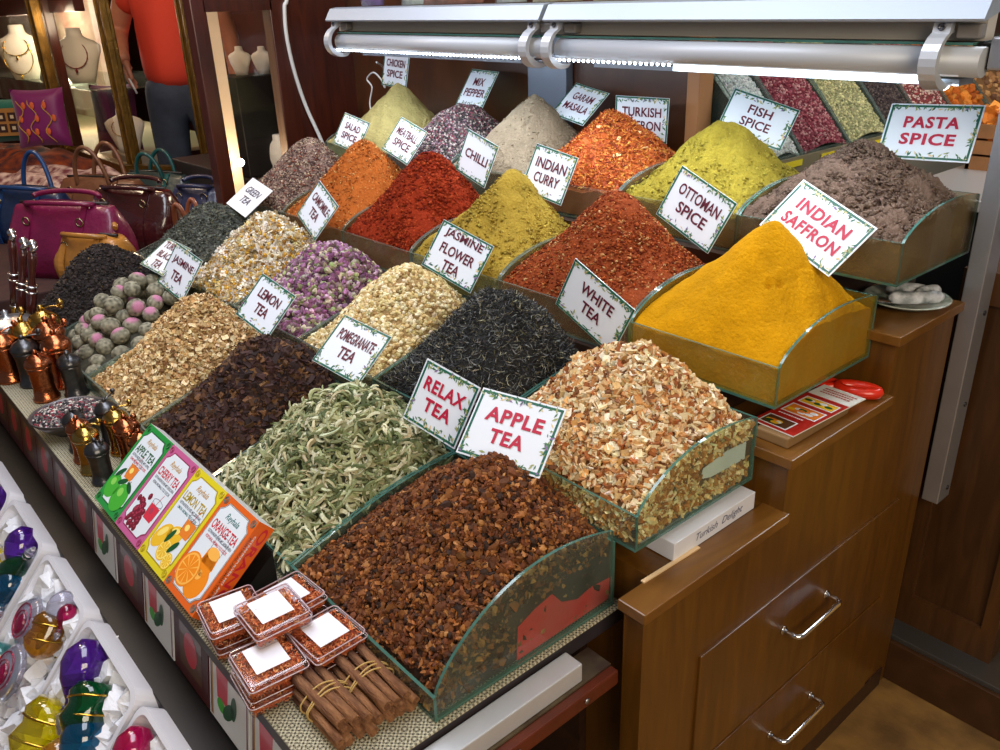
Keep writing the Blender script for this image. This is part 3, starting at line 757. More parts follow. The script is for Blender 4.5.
# ------------------------------------------------------------------ name cards
CARD_W = mat('card_white', (222, 228, 236), .35, coat=.3)
CARD_T = mat('card_teal_border', (24, 92, 74), .4)
LEAF_A = mat('printed_leaf_green', (66, 110, 74), .5); LEAF_B = mat('printed_leaf_olive', (150, 158, 96), .5)
LEAF_C = mat('printed_flower_mauve', (130, 104, 150), .5); LEAF_D = mat('printed_flower_sand', (214, 190, 140), .5)
INK = mat('maroon_ink', (92, 22, 44), .5); INKR = mat('crimson_ink', (178, 24, 58), .5); INKB = mat('pen_ink', (46, 40, 70), .5)
ACRY = clear_mat('card_acrylic', (245, 250, 248), .02, 1.2)
CARDS = [
('CHICKEN|SPICE',-2.598,1.760,1.408,-0.196,0.077,0.080,0.139,0.119), ('MIX|PEPPER',-2.175,1.780,1.361,-0.594,0.041,-0.007,0.140,0.126),
('GARAM|MASALA',-1.720,1.780,1.339,-0.805,0.210,0.037,0.147,0.117), ('TURKISH|SAFFRON',-1.509,1.800,1.308,0.043,0.034,0.325,0.151,0.117),
('FISH|SPICE',-1.141,1.780,1.336,-0.389,0.320,0.432,0.162,0.100), ('PASTA|SPICE',-0.753,1.800,1.335,-0.498,-0.029,0.095,0.179,0.118),
('SALAD|SPICE',-2.425,1.450,1.240,-0.486,0.219,0.169,0.135,0.106), ('MEATBALL|SPICE',-2.124,1.450,1.242,-0.596,0.308,0.147,0.140,0.113),
('CHILLI',-1.787,1.450,1.225,-0.294,0.245,-0.014,0.144,0.116), ('INDIAN|CURRY',-1.505,1.450,1.215,-0.374,0.161,0.058,0.146,0.120),
('OTTOMAN|SPICE',-1.061,1.450,1.193,-0.274,0.363,-0.017,0.167,0.118), ('INDIAN|SAFFRON',-0.768,1.420,1.209,-0.676,0.425,0.069,0.185,0.115),
('GREEN|TEA',-2.556,1.130,1.067,-0.926,0.288,0.203,0.142,0.121), ('CAMOMILE|TEA',-2.116,1.130,1.090,-0.553,0.437,0.070,0.144,0.121),
('JASMINE|FLOWER|TEA',-1.479,1.130,1.079,-0.474,0.319,0.322,0.155,0.118), ('WHITE|TEA',-1.051,1.130,1.058,0.003,0.468,0.065,0.164,0.118),
('TURKISH|BLACK|TEA',-2.456,0.800,0.960,-1.034,0.165,0.240,0.140,0.115), ('JASMINE|TEA',-2.332,0.790,0.941,-0.557,0.249,0.215,0.146,0.130),
('LEMON|TEA',-1.792,0.790,0.970,-0.715,0.258,0.234,0.145,0.119), ('POMEGRANATE|TEA',-1.408,0.790,0.968,-0.856,0.146,0.213,0.153,0.119),
('RELAX|TEA',-1.107,0.790,0.948,-0.455,0.220,0.258,0.131,0.121), ('APPLE|TEA',-0.917,0.790,0.962,-0.802,0.036,0.313,0.161,0.121)]
BASIS = Matrix(((1, 0, 0), (0, 0, -1), (0, 1, 0)))
RED_CARDS = ('PASTA|SPICE', 'INDIAN|SAFFRON', 'RELAX|TEA', 'APPLE|TEA')
for words, x, y, z, pitch, roll, yaw, w, h in CARDS:
    R3 = Matrix.Rotation(yaw, 3, 'Z') @ Matrix.Rotation(pitch, 3, 'X') @ Matrix.Rotation(roll, 3, 'Y') @ BASIS
    mw = Matrix.Translation((x, y, z)) @ R3.to_4x4()
    lines = words.split('|'); hand = words == 'GREEN|TEA'
    say = ' '.join(lines)
    t = thing('name_card', ('white card handwritten %s in dark pen standing behind the grey-green tea leaves' if hand else
              'white card reading %s in ' + ('crimson' if words in RED_CARDS else 'maroon') + ' capitals, leafy teal border') % say, 'sign', mw=mw, group='name cards on the stall')
    b = MB(); W, Hh = w / 2, h / 2
    b.box(-W, W, -Hh, Hh, -.0016, 0, 0)
    if not hand:
        fr = .0042; ins = .0008 if words not in RED_CARDS else .003
        for a in ((-W + ins, W - ins, Hh - ins - fr, Hh - ins), (-W + ins, W - ins, -Hh + ins, -Hh + ins + fr), (-W + ins, -W + ins + fr, -Hh + ins, Hh - ins), (W - ins - fr, W - ins, -Hh + ins, Hh - ins)):
            b.box(a[0], a[1], a[2], a[3], 0, .0004, 1)
        rs = random.Random(words)
        for k in range(125):
            q = rs.random()
            if q < .40: px, py = rs.uniform(-W * .95, W * .95), Hh - rs.uniform(.004, .013)
            elif q < .62: px, py = W - rs.uniform(.004, .014), rs.uniform(-Hh * .9, Hh * .9) * (1 if rs.random() < .4 else -.4) - .004
            elif q < .9: px, py = rs.uniform(-W * .95, W * .95), -Hh + rs.uniform(.003, .012 + .008 * rs.random())
            else: px, py = -W + rs.uniform(.004, .009), rs.uniform(-Hh * .9, -Hh * .3)
            px = max(-W + .003, min(W - .003, px)); py = max(-Hh + .003, min(Hh - .003, py))
            a = rs.uniform(0, PI); l = rs.uniform(.003, .0068); d = l * .32; c_, s_ = math.cos(a), math.sin(a)
            mi = rs.choices((2, 3, 4, 5, 1), (5, 3, .8, 1.6, 2.5))[0]
            zz = .0005 + k * 1e-6
            b.add([(px - c_ * l, py - s_ * l, zz), (px + s_ * d, py - c_ * d, zz), (px + c_ * l, py + s_ * l, zz), (px - s_ * d, py + c_ * d, zz)], [(0, 1, 2, 3)], mi)
    b.build('board', [CARD_W, CARD_T, LEAF_A, LEAF_B, LEAF_C, LEAF_D], t, fix=False)
    tx = MB(); n = len(lines)
    lh = min(.21, .62 / n) * h
    for i, s in enumerate(lines):
        yy = ((n - 1) / 2 - i) * lh * 1.42 + h * .02
        ww = min(.74 * w, len(s) * lh * (.70 if words not in RED_CARDS else .86))
        put_text(tx, [s], 0, yy, ww, lh, .0011, bold=.012 if hand else .022 if words not in RED_CARDS else .034, spacing=1.0 if words not in RED_CARDS else 1.12, shear=.3 if hand else 0)
    tx.build('lettering', INKB if hand else INKR if words in RED_CARDS else INK, t, fix=False)
# ------------------------------------------------------------------ tea boxes leaning on the lowest trays
def disc(mb, cx, cy, rx, ry, z, mi, n=20, rot=0, M=None):
    c, s = math.cos(rot), math.sin(rot)
    V = [(cx + rx * math.cos(2 * PI * i / n) * c - ry * math.sin(2 * PI * i / n) * s, cy + rx * math.cos(2 * PI * i / n) * s + ry * math.sin(2 * PI * i / n) * c, z) for i in range(n)]
    mb.add(V, [tuple(range(n))], mi, M)
def poly(mb, pts, z, mi, M=None): mb.add([(x, y, z) for x, y in pts], [tuple(range(len(pts)))], mi, M)
PR = {k: mat('print_' + k, v, .35, coat=.3) for k, v in dict(green=(38, 146, 62), dkgreen=(20, 84, 40), pink=(196, 96, 146), dkpink=(150, 40, 84), yellow=(222, 206, 34), dkyellow=(176, 150, 20), orange=(224, 100, 28),
      dkorange=(120, 60, 30), white=(226, 234, 240), gold=(190, 140, 40), red=(200, 34, 52), cherry=(116, 20, 40), cherryl=(176, 60, 84), lemon=(240, 190, 40), lemonl=(250, 226, 120), orangef=(242, 140, 20), orangel=(252, 184, 80), glass=(200, 214, 224), juice=(232, 130, 40),
      rjuice=(214, 50, 70), apple=(70, 176, 50), applel=(140, 214, 90), grey=(92, 96, 110), navy=(28, 40, 74), brown=(92, 60, 36), paper=(232, 232, 228), teal=(40, 110, 110)).items()}
PK = list(PR); PMATS = [PR[k] for k in PK]; PI_ = {k: i for i, k in enumerate(PK)}
def squig(mb, cx, cy, w, z, mi, n=9, h=.0011):
    """a line of print too small to read"""
    r = random.Random(cx * 1000 + cy * 77); x = cx - w / 2
    while x < cx + w / 2:
        l = r.uniform(.002, .006); mb.add([(x, cy - h, z), (x + l, cy - h, z), (x + l, cy + h, z), (x, cy + h, z)], [(0, 1, 2, 3)], mi); x += l + .0012
Wb, Hb, Tb = .1235, .180, .034
lean = math.atan2(.138, .118)      # angle from vertical
def tea_box(x, kind, title, sub1, sub2, label):
    R3 = (Matrix.Rotation(-lean, 3, 'X') @ BASIS).to_4x4()
    # origin = lower front edge centre
    mw = Matrix.Translation((x, .2985, .7265)) @ R3
    t = thing('tea_box', label, 'box', mw=mw, group='fruit tea boxes leaning in a row')
    frame, dk = dict(apple=('green', 'dkgreen'), cherry=('pink', 'dkpink'), lemon=('yellow', 'dkyellow'), orange=('orange', 'teal'))[kind]
    W = Wb / 2 - .0006
    b = MB(); b.box(-W, W, 0, Hb, -Tb, 0, [0, 1, 1, 1 if kind != 'orange' else 1, 1, 1])
    # box() face order: z0, z1, y0, y1, x0, x1 -> front (z1) and sides in the frame colour, top edge pale
    b.m[-6:] = [0, 0, 0, 1, 0, 0]
    b.build('carton', [PR[frame], PR['paper']], t, fix=False)
    p = MB(); z = .0004
    # white panel with notched corners
    a, c0, c1, n = W - .011, .013, Hb - .012, .016
    pts = [(-a, c0 + n), (-a + n * .6, c0 + n * .6), (-a + n, c0), (a - n, c0), (a - n * .6, c0 + n * .6), (a, c0 + n), (a, c1 - n), (a - n * .6, c1 - n * .6), (a - n, c1), (-a + n, c1), (-a + n * .6, c1 - n * .6), (-a, c1 - n)]
    poly(p, [(x_ * 1.05, (y_ - Hb / 2) * 1.03 + Hb / 2) for x_, y_ in pts], z, PI_[dk])
    if kind == 'orange': poly(p, [(x_ * 1.035, (y_ - Hb / 2) * 1.02 + Hb / 2) for x_, y_ in pts], z + .0001, PI_['white'])
    if kind == 'orange': poly(p, [(x_ * 1.02, (y_ - Hb / 2) * 1.012 + Hb / 2) for x_, y_ in pts], z + .00015, PI_['dkorange'])
    poly(p, pts, z + .0002, PI_['white'])
    for sx in (-1, 1):
        for yy in (.010, Hb - .010):
            for q in range(3):
                p.torus((sx * (W - .010 + q * .0008), yy, .0003), .0065 - q * .002, .0006, 'z', 12, 4, PI_[dk])
    z2 = z + .0004
    if kind == 'apple':
        for cx, cy, r in ((-.030, .042, .026), (.018, .036, .030)):
            disc(p, cx, cy, r, r * .95, z2, PI_['apple']); disc(p, cx - r * .25, cy + r * .3, r * .35, r * .3, z2 + .0001, PI_['applel'])
            poly(p, [(cx, cy + r * .8), (cx + .002, cy + r * .8), (cx + .005, cy + r * 1.25), (cx + .003, cy + r * 1.25)], z2 + .0002, PI_['brown'])
        for cx, cy, ro in ((-.035, .072, .8), (-.006, .062, .5), (.028, .062, -.4)): disc(p, cx, cy, .017, .006, z2 + .0002, PI_['dkgreen'], rot=ro)
        gx, gy, gj = .0, .086, 'juice'
    elif kind == 'cherry':
        r = random.Random(4)
        for k in range(46):
            cx, cy = r.gauss(-.018, .012), r.gauss(.045, .016); cx = max(-.042, min(.008, cx)); cy = max(.020, min(.085, cy))
            disc(p, cx, cy, .0068, .0068, z2 + k * 3e-6, PI_['cherry'], 12); disc(p, cx - .002, cy + .002, .002, .002, z2 + .0002 + k * 1e-6, PI_['cherryl'], 8)
        gx, gy, gj = .024, .062, 'rjuice'
    elif kind == 'lemon':
        for cx, cy, rx, ry, ro in ((-.026, .050, .029, .019, .9), (.008, .066, .024, .017, .3)):
            disc(p, cx, cy, rx, ry, z2, PI_['lemon'], rot=ro); disc(p, cx - .004, cy + .006, rx * .5, ry * .35, z2 + .0001, PI_['lemonl'], rot=ro)
        for cx, cy, rr in ((.006, .036, .020), (.034, .026, .015)):
            disc(p, cx, cy, rr, rr, z2 + .0002, PI_['lemon']); disc(p, cx, cy, rr * .88, rr * .88, z2 + .00025, PI_['lemonl'])
            for k in range(8):
                a0 = k * PI / 4; poly(p, [(cx, cy), (cx + rr * .78 * math.cos(a0), cy + rr * .78 * math.sin(a0)), (cx + rr * .78 * math.cos(a0 + .6), cy + rr * .78 * math.sin(a0 + .6))], z2 + .0003, PI_['lemon'])
        for cx, cy, ro in ((-.002, .060, 1.2), (.026, .050, 1.0)): disc(p, cx, cy, .016, .006, z2 + .0004, PI_['dkgreen'], rot=ro)
        gx, gy, gj = .030, .088, 'juice'
    else:
        disc(p, .014, .042, .030, .030, z2, PI_['orangef']); disc(p, .008, .052, .011, .009, z2 + .0001, PI_['orangel'])
        disc(p, .012, .072, .021, .021, z2 + .0001, PI_['orangef']); poly(p, [(-.010, .070), (.034, .070), (.030, .094), (-.008, .094)], z2 + .0001, PI_['orangef'])
        cx, cy, rr = -.024, .046, .031
        disc(p, cx, cy, rr, rr, z2 + .0003, PI_['orangef'], 28); disc(p, cx, cy, rr * .9, rr * .9, z2 + .00035, PI_['orangel'], 28)
        for k in range(10):
            a0 = k * PI / 5; poly(p, [(cx, cy), (cx + rr * .8 * math.cos(a0), cy + rr * .8 * math.sin(a0)), (cx + rr * .8 * math.cos(a0 + .5), cy + rr * .8 * math.sin(a0 + .5))], z2 + .0004, PI_['orangef'])
        disc(p, .012, .092, .019, .010, z2 + .0002, PI_['orangel'])
        gx, gy, gj = .012, .098, None
    # drinking glass outline with its drink and straw
    if gj:
        poly(p, [(gx - .016, gy - .016), (gx + .016, gy - .016), (gx + .019, gy + .014), (gx - .019, gy + .014)], z2 + .00005, PI_[gj])
        disc(p, gx - .004, gy + .002, .007, .006, z2 + .0001, PI_['lemonl' if gj == 'juice' else 'cherryl'])
        poly(p, [(gx - .004, gy + .012), (gx - .0025, gy + .012), (gx + .004, gy + .038), (gx + .0025, gy + .038)], z2 + .0001, PI_['red'])
    ring = [(gx + .0195 * math.cos(2 * PI * i / 24), gy + .020 + .006 * math.sin(2 * PI * i / 24), z2) for i in range(24)]
    p.tube(ring, .0005, 4, PI_['grey'], closed=True)
    for sx in (-1, 1): p.tube([(gx + sx * .0195, gy + .020, z2), (gx + sx * .0175, gy - .010, z2)], .0004, 4, PI_['grey'])
    p.build('front_print', PMATS, t, fix=False)
    q = MB()
    put_text(q, ['Reyhala'], .0, Hb - .030, .046, .015, z2, PI_['teal' if kind == 'orange' else 'gold'], bold=.01, shear=.35)
    tc = dict(apple='dkgreen', cherry='red', lemon='dkyellow', orange='red')[kind]
    put_text(q, [title], 0, Hb - .051, .090, .0175, z2, PI_[tc], bold=.022)
    put_text(q, [sub1], 0, Hb - .0655, .088, .0056, z2, PI_['grey'], bold=.02)
    put_text(q, [sub2], 0, Hb - .0745, .080, .0056, z2, PI_['grey' if kind == 'cherry' else 'teal' if kind == 'lemon' else 'red'], bold=.02)
    q.build('front_lettering', PMATS, t, fix=False)
    if kind == 'orange':
        s = MB(); Ms = Matrix(((0, 0, 1, W + .0003), (1, 0, 0, 0), (0, 1, 0, 0), (0, 0, 0, 1)))   # local (u along height, v along depth)
        V, F, tw, th = text_geo(['ORANGE'], .03)
        def side(txt, u0, u1, v, h, mi):
            V, F, tw, th = text_geo([txt], .02)
            s.add([(W + .0004, u0 + (u1 - u0) * (.5 - v_.x / tw), -Tb / 2 + v - v_.y * h / th) for v_ in V], F, mi)
        side('ORANGE', .012, Hb - .006, -.005, .0135, PI_['red'])
        side('GETRANKEPULVER MIT APFELSINEN', .012, Hb - .024, .0068, .0036, PI_['white'])
        side('PORTAKAL AROMALI TOZ ICECEK', .012, Hb - .03, .0125, .0036, PI_['brown'])
        s.build('side_lettering', PMATS, t, fix=False)
x = -1.632 + Wb / 2
for kind, title, s1, s2, lab in (
    ('apple', 'APPLE TEA', 'GETRANKEPULVER MIT APFEL', 'ELMA AROMALI TOZ ICECEK', 'green bordered carton reading APPLE TEA with two green apples, leaning'),
    ('cherry', 'CHERRY TEA', 'GETRANKEPULVER MIT KIRSCHEN', 'VISNE AROMALI TOZ ICECEK', 'pink bordered carton reading CHERRY TEA with dark cherries, leaning'),
    ('lemon', 'LEMON TEA', 'GETRANKEPULVER MIT ZITRONE', 'LIMON AROMALI TOZ ICECEK', 'yellow bordered carton reading LEMON TEA with sliced lemons, leaning'),
    ('orange', 'ORANGE TEA', 'GETRANKEPULVER MIT APFELSINEN', 'PORTAKAL AROMALI TOZ ICECEK', 'orange bordered carton reading ORANGE TEA with a halved orange, leaning')):
    tea_box(x, kind, title, s1, s2, lab); x += Wb
o = MB()
o.extrude([(-1.62, .372, .6995), (-1.62, .452, .6995), (-1.62, .452, .768)], (.47, 0, 0)); o = o.build('box_prop', BLACK)
tag(o, 'black wedge propping up the leaning tea cartons from behind', 'prop')

# ------------------------------------------------------------------ clear boxes of saffron threads
CASEM = clear_mat('clear_box_plastic', (250, 246, 246), .05, 2.2)
def saffron_box(x, y, z, rz, label):
    t = thing('saffron_box', label, 'box', (x, y, z), (0, 0, rz), 'clear boxes of saffron threads')
    a, h = .0435, .030
    f = Bits()
    Hh = Height(-a + .004, a - .004, -a + .004, a - .004, 0, .018, .018, .019, .5, .5, 'round', .002, seed=x * 50, drop=1)
    base_surface(f, Hh, (190, 96, 54), 12, .0, dark_skirt=.9)
    N = 1100; P = np.stack([RNG.uniform(-a + .006, a - .006, N), RNG.uniform(-a + .006, a - .006, N), np.full(N, .012) + RNG.uniform(-.001, .004, N)], 1)
    q = RNG.uniform(0, 1, N) < .45; s_ = RNG.integers(0, 4, N); P[q & (s_ == 0), 0] = a - .0045; P[q & (s_ == 1), 1] = -a + .0045; P[q & (s_ == 2), 0] = -a + .0045
    P[q, 2] = RNG.uniform(.003, .022, q.sum()); P[~q, 2] += .0115
    multi(f, [ribbon_t(3, 1.5, .10, 0, .5, .4) for _ in range(4)], P, rots(N, np.tile([0, 0, 1.], (N, 1)), .8), S3(N, .007, .009, .006, .4), pick([(232, 138, 82), (206, 104, 58), (244, 180, 120), (170, 74, 46)], [3, 3, 1.6, 1.4], N))
    f.build('saffron_threads', BITM, t)['kind'] = 'stuff'
    bx = MB(); bx.rbox(-a, a, -a, a, 0, h - .006, .006, seg=3); bx.build('case', CASEM, t)
    ld = MB(); ld.rbox(-a - .0012, a + .0012, -a - .0012, a + .0012, h - .010, h, .004, seg=3)
    rr = a - .004
    for zz, q, m_ in ((h - .0015, a - .001, 1), (h - .0105, a + .0012, 1)):
        ring = []
        for cx, cy, a0 in ((1, 1, 0), (-1, 1, PI / 2), (-1, -1, PI), (1, -1, 1.5 * PI)):
            for k in range(5): an = a0 + k / 4 * PI / 2; ring.append((cx * (q - .007) + .007 * math.cos(an), cy * (q - .007) + .007 * math.sin(an), zz))
        ld.tube(ring, .0011, 5, 1, closed=True)
    ld.build('lid', [CASEM, mat('plastic_rim', (226, 206, 214), .12, coat=.8, trans=.3)], t)
    lb = MB(); lb.box(-.032, .026, -.026, .024, h + .0003, h + .0007); lb = lb.build('label', mat('sticker_white', (236, 236, 246), .4), t)
    return t
for x, y, z, rz, lab in ((-1.072, .345, .6995, -.12, 'clear box of saffron threads at the bottom of the stack, nearest the orange carton'),
    (-.938, .332, .6995, -.10, 'clear box of saffron threads at the bottom front beside the tied cinnamon'),
    (-.930, .424, .6995, .0, 'clear box of saffron threads at the bottom, against the brown fruit pieces tray'),
    (-1.074, .342, .7302, -.14, 'clear box of saffron threads on the second layer beside the orange carton'),
    (-.936, .334, .7302, -.08, 'front clear box of saffron threads on the second layer above the cinnamon'),
    (-.926, .424, .7302, .04, 'clear box of saffron threads on the second layer, nearest the tray corner'),
    (-1.040, .424, .6995, .05, 'clear box of saffron threads at the bottom rear of the stack, mostly hidden'),
    (-1.044, .424, .7302, .06, 'rear clear box of saffron threads on the second layer behind the topmost box'),
    (-.992, .374, .7609, -.04, 'topmost clear box of saffron threads resting across the other boxes')):
    saffron_box(x, y, z, rz, lab)

# ------------------------------------------------------------------ cinnamon bundles
CIN = mat('cinnamon_bark', (150, 104, 68), .85, var=.35, vscale=30, bump=.5, bscale=90, rgb2=(104, 66, 42), stretch=(1, 4, 4))
TWINE = mat('raffia_tie', (190, 158, 96), .8)
def cinnamon(x, y, rz, n, label, seed):
    r_ = random.Random(seed)
    t = thing('cinnamon_bundle', label, 'spice', (x, y, .6995), (0, 0, rz), 'tied bundles of cinnamon sticks')
    L = .128; done = []
    rows = [4, 4, 3]; k = 0
    for ri, cnt in enumerate(rows):
        for c in range(cnt):
            rr = .0078 + r_.uniform(-.0012, .0016)
            yy = (c - (cnt - 1) / 2) * .0165 + r_.uniform(-.001, .001); zz = .0088 + ri * .0138
            dx = r_.uniform(-.008, .008); l = L * r_.uniform(.92, 1.03); dy = r_.uniform(-.003, .003)
            m = MB(); rings = []
            for s in range(4):
                xx = -l / 2 + l * s / 3; prof = []
                for q in range(26):     # rolled bark: spiral section
                    a = -.4 + q / 25 * 4.6 * PI * .62; rad = rr * (1 - .42 * q / 25)
                    prof.append((xx + dx, yy + dy * (s - 1.5) / 1.5 + rad * math.cos(a), zz + rad * math.sin(a)))
                for q in range(25, -1, -1):
                    a = -.4 + q / 25 * 4.6 * PI * .62; rad = rr * (1 - .42 * q / 25) - .0014
                    prof.append((xx + dx, yy + dy * (s - 1.5) / 1.5 + rad * math.cos(a), zz + rad * math.sin(a)))
                rings.append(prof)
            m.ring_loft(rings); m.build('cinnamon_stick', CIN, t)
    for x0, tilt in ((-.018, .10), (-.008, -.12), (.0, .05)):
        hull = []
        for q in range(28):
            a = 2 * PI * q / 28; w_ = .0352 if math.sin(a) < .2 else .0352 - .012 * (math.sin(a) - .2)
            hull.append((x0 + tilt * .03 * math.cos(a), w_ * math.cos(a) * (1.0), max(.0016, .023 + .024 * math.sin(a))))
        m = MB(); m.tube(hull, .0013, 5, closed=True); m.build('tie', TWINE, t)
    return t
cinnamon(-.832, .371, .02, 11, 'tied bundle of cinnamon sticks beside the saffron boxes, at the front edge of the shelf', 1)
cinnamon(-.824, .4345, -.02, 11, 'tied bundle of cinnamon sticks squeezed against the glass of the brown fruit pieces tray', 2)

# ------------------------------------------------------------------ pepper mills, bowl, long handled grinders
COPPER = mat('copper', (190, 112, 74), .22, 1.0, var=.25, vscale=60, bump=.15, bscale=120)
BRASS = mat('brass', (190, 156, 82), .2, 1.0, var=.2, vscale=60, bump=.12, bscale=120)
PEWTER = mat('dark_pewter', (92, 92, 94), .3, .9, var=.3, vscale=60, bump=.12, bscale=120)
MILLM = {'copper': COPPER, 'brass': BRASS, 'dark pewter': PEWTER}
def mill(x, y, s, metal, rz, label):
    t = thing('pepper_mill', label, 'pepper mill', (x, y, .6992), (0, 0, rz), 'small metal pepper mills')
    A = MILLM[metal]
    b = MB(); b.lathe([(.0001, 0), (.026 * s, 0), (.027 * s, .006 * s), (.0235 * s, .010 * s), (.0215 * s, .030 * s), (.022 * s, .060 * s), (.0245 * s, .070 * s), (.0245 * s, .076 * s), (.0001, .076 * s)], 28); b.build('body', A, t)
    d = MB(); d.lathe([(.0001, .0755 * s), (.026 * s, .0755 * s), (.0272 * s, .079 * s), (.0262 * s, .083 * s), (.0235 * s, .089 * s), (.018 * s, .095 * s), (.010 * s, .0995 * s), (.0045 * s, .103 * s), (.0001, .103 * s)], 28); d.build('dome', A, t)
    c = MB(); c.tube([(0, 0, .101 * s), (.010 * s, 0, .107 * s), (.026 * s, 0, .108 * s), (.034 * s, 0, .105 * s)], .0028 * s, 8, flat=.6); c.ball((0, 0, .106 * s), .005 * s)
    c = c.build('crank', A, t); k = MB(); k.lathe([(.0001, .104 * s), (.003 * s, .104 * s), (.003 * s, .110 * s), (.0001, .110 * s)], 10, M=T(.034 * s)); k.ball((.034 * s, 0, .114 * s), .0058 * s); k.build('knob', A, c)
    return t
for x, y, s, metal, rz, lab in (
    (-2.285, .372, 1.25, 'copper', .4, 'squat copper pepper mill left of the peppercorn bowl, nearest the shelf edge'),
    (-2.255, .438, 1.15, 'dark pewter', -.2, 'dark pewter pepper mill against the front glass of the tea ball tray'),
    (-2.345, .435, 1.45, 'copper', 2.2, 'tall copper pepper mill behind the squat copper one'),
    (-2.415, .372, 1.3, 'dark pewter', 1.2, 'dark pewter pepper mill in the left cluster with no shine, behind the squat copper mill'),
    (-2.425, .440, 1.6, 'copper', .2, 'copper pepper mill in the back line of the left cluster, by the black tea tray'),
    (-2.505, .395, 1.5, 'brass', 2.8, 'brass pepper mill in the left cluster beside the copper pot'),
    (-2.50, .450, 1.7, 'brass', .9, 'tallest brass pepper mill in front of the black tea'),
    (-2.49, .335, 1.35, 'copper', 1.9, 'copper pepper mill at the left edge of the picture, near the shelf edge'),
    (-1.925, .352, .95, 'dark pewter', .5, 'small dark pewter pepper mill just right of the peppercorn bowl'),
    (-1.865, .346, 1.0, 'copper', -.4, 'small reddish copper pepper mill between the bowl and the brass mill, near the shelf edge'),
    (-1.800, .343, 1.05, 'brass', .9, 'small brass pepper mill at the shelf edge left of the green carton'),
    (-1.735, .345, .95, 'dark pewter', .2, 'small dark pewter pepper mill touching the green carton'),
    (-1.915, .422, 1.0, 'dark pewter', 2.2, 'small dark pewter pepper mill behind the bowl against the flakes tray'),
    (-1.842, .420, 1.05, 'brass', 1.2, 'small brass pepper mill in the back line near the beige flakes tray'),
    (-1.770, .420, 1.1, 'copper', .3, 'small bright copper pepper mill in the back line beside the green carton'),
    (-1.700, .425, 1.0, 'copper', -.8, 'small copper pepper mill hidden behind the top of the green carton')):
    mill(x, y, s, metal, rz, lab)
t = thing('serving_bowl', 'dark shallow bowl of mixed peppercorns standing among the pepper mills', 'bowl', (-2.045, .368, .6992), scale=1.12)
b = MB(); b.lathe([(.0001, 0), (.035, 0), (.037, .004), (.050, .012), (.074, .036), (.078, .044), (.0755, .0445), (.070, .038), (.046, .016), (.0001, .010)], 36); b.build('bowl', mat('dark_bowl', (88, 84, 86), .35, .5, var=.2), t)
B = Bits(); a_ = RNG.uniform(0, 2 * PI, 1900); rr_ = .077 * np.sqrt(RNG.uniform(0, 1, 1900))
P = np.stack([-2.045 + rr_ * np.cos(a_), .368 + rr_ * np.sin(a_), .7410 + .020 * (1 - (rr_ / .08) ** 2) + RNG.uniform(-.004, .002, 1900)], 1)
B.scatter(ICO1[0], ICO1[1], P, rots(1900), S3(1900, .004, .004, .004, .2), pick([(206, 198, 190), (52, 48, 54), (140, 44, 60), (104, 98, 98)], [2.4, 4, 1.5, 3], 1900))
tag(B.build('peppercorns', BITM), 'red, white and black peppercorns filling the dark bowl', 'pepper', kind='stuff')
for x, y, lean_, lab in ((-2.73, .440, .20, 'long dark wooden grinder with chrome ball top, nearest the pink bag'), (-2.80, .425, .22, 'long dark wooden grinder with paired chrome balls at the left picture edge'), (-2.90, .44, .16, 'long dark wooden grinder standing rearmost at the left picture edge')):
    t = thing('wooden_grinder', lab, 'grinder', (x, y, .702), (-lean_, lean_ * .9, 0), 'long wooden grinders', scale=.92)
    MB().lathe([(.0001, 0), (.026, 0), (.026, .012), (.018, .02), (.016, .09), (.021, .10), (.0001, .10)], 20).build('foot', BRASS, t)
    MB().lathe([(.0001, .10), (.017, .10), (.015, .15), (.017, .19), (.012, .21), (.010, .24), (.014, .30), (.012, .33), (.0001, .33)], 20).build('handle', mat('polished_mahogany', (70, 28, 24), .2, coat=.6), t)
    for z in (.10, .195, .215): MB().torus((0, 0, z), .0165, .003).build('chrome_ring', CHROME, t)
    m = MB(); m.lathe([(.0001, .33), (.010, .33), (.006, .345), (.0001, .345)], 14); m.ball((0, 0, .357), .014); m.build('chrome_ball', CHROME, t)
    m = MB(); m.ball((.020, 0, .350), .010); m.build('chrome_ball', CHROME, t)
t = thing('copper_pot', 'copper pot with a wide silver lid at the left edge of the shelf', 'pot', (-2.62, .38, .6992))
MB().lathe([(.0001, 0), (.045, 0), (.058, .03), (.060, .09), (.052, .115), (.0001, .115)], 30).build('pot', COPPER, t)
MB().lathe([(.0001, .116), (.075, .116), (.078, .122), (.060, .132), (.026, .140), (.008, .146), (.010, .158), (.0001, .164)], 30).build('lid', STEEL, t)

# ------------------------------------------------------------------ things on the cabinet steps
t = thing('sweets_box', 'white carton reading Turkish Delight lying under the apple chips tray', 'box', (-.700, 1.02, .7767))
MB().rbox(-.036, .036, -.112, .112, 0, .034, .001).build('carton', mat('carton_white', (222, 224, 232), .45, coat=.2), t)
m = MB(); Mx = Matrix(((0, 0, 1, .0364), (1, 0, 0, 0), (0, 1, 0, 0), (0, 0, 0, 1)))
put_text(m, ['Turkish  Delight'], .01, .017, .13, .018, 0, M=Mx, shear=.35, bold=.004)
m.build('lettering', mat('grey_ink', (90, 92, 120), .5), t, fix=False)
o = MB().box(-.0035, .0035, -.068, .068, 0, .0025, M=T(-.662, .90, .7767, rz=-.03)).build('wooden_stick', mat('birch_stick', (220, 186, 140), .6)); tag(o, 'thin pale wooden stick lying on the lowest cabinet step', 'stick')
o = MB().rbox(-.062, .004, -.10, .10, 0, .020, .003, M=T(-.640, 1.275, .8877, rz=-.02)).build('paper_packet', mat('kraft_packet', (138, 106, 66), .6, var=.25, vscale=15)); tag(o, 'flat brown packet under the red booklet on the middle cabinet step', 'packet')
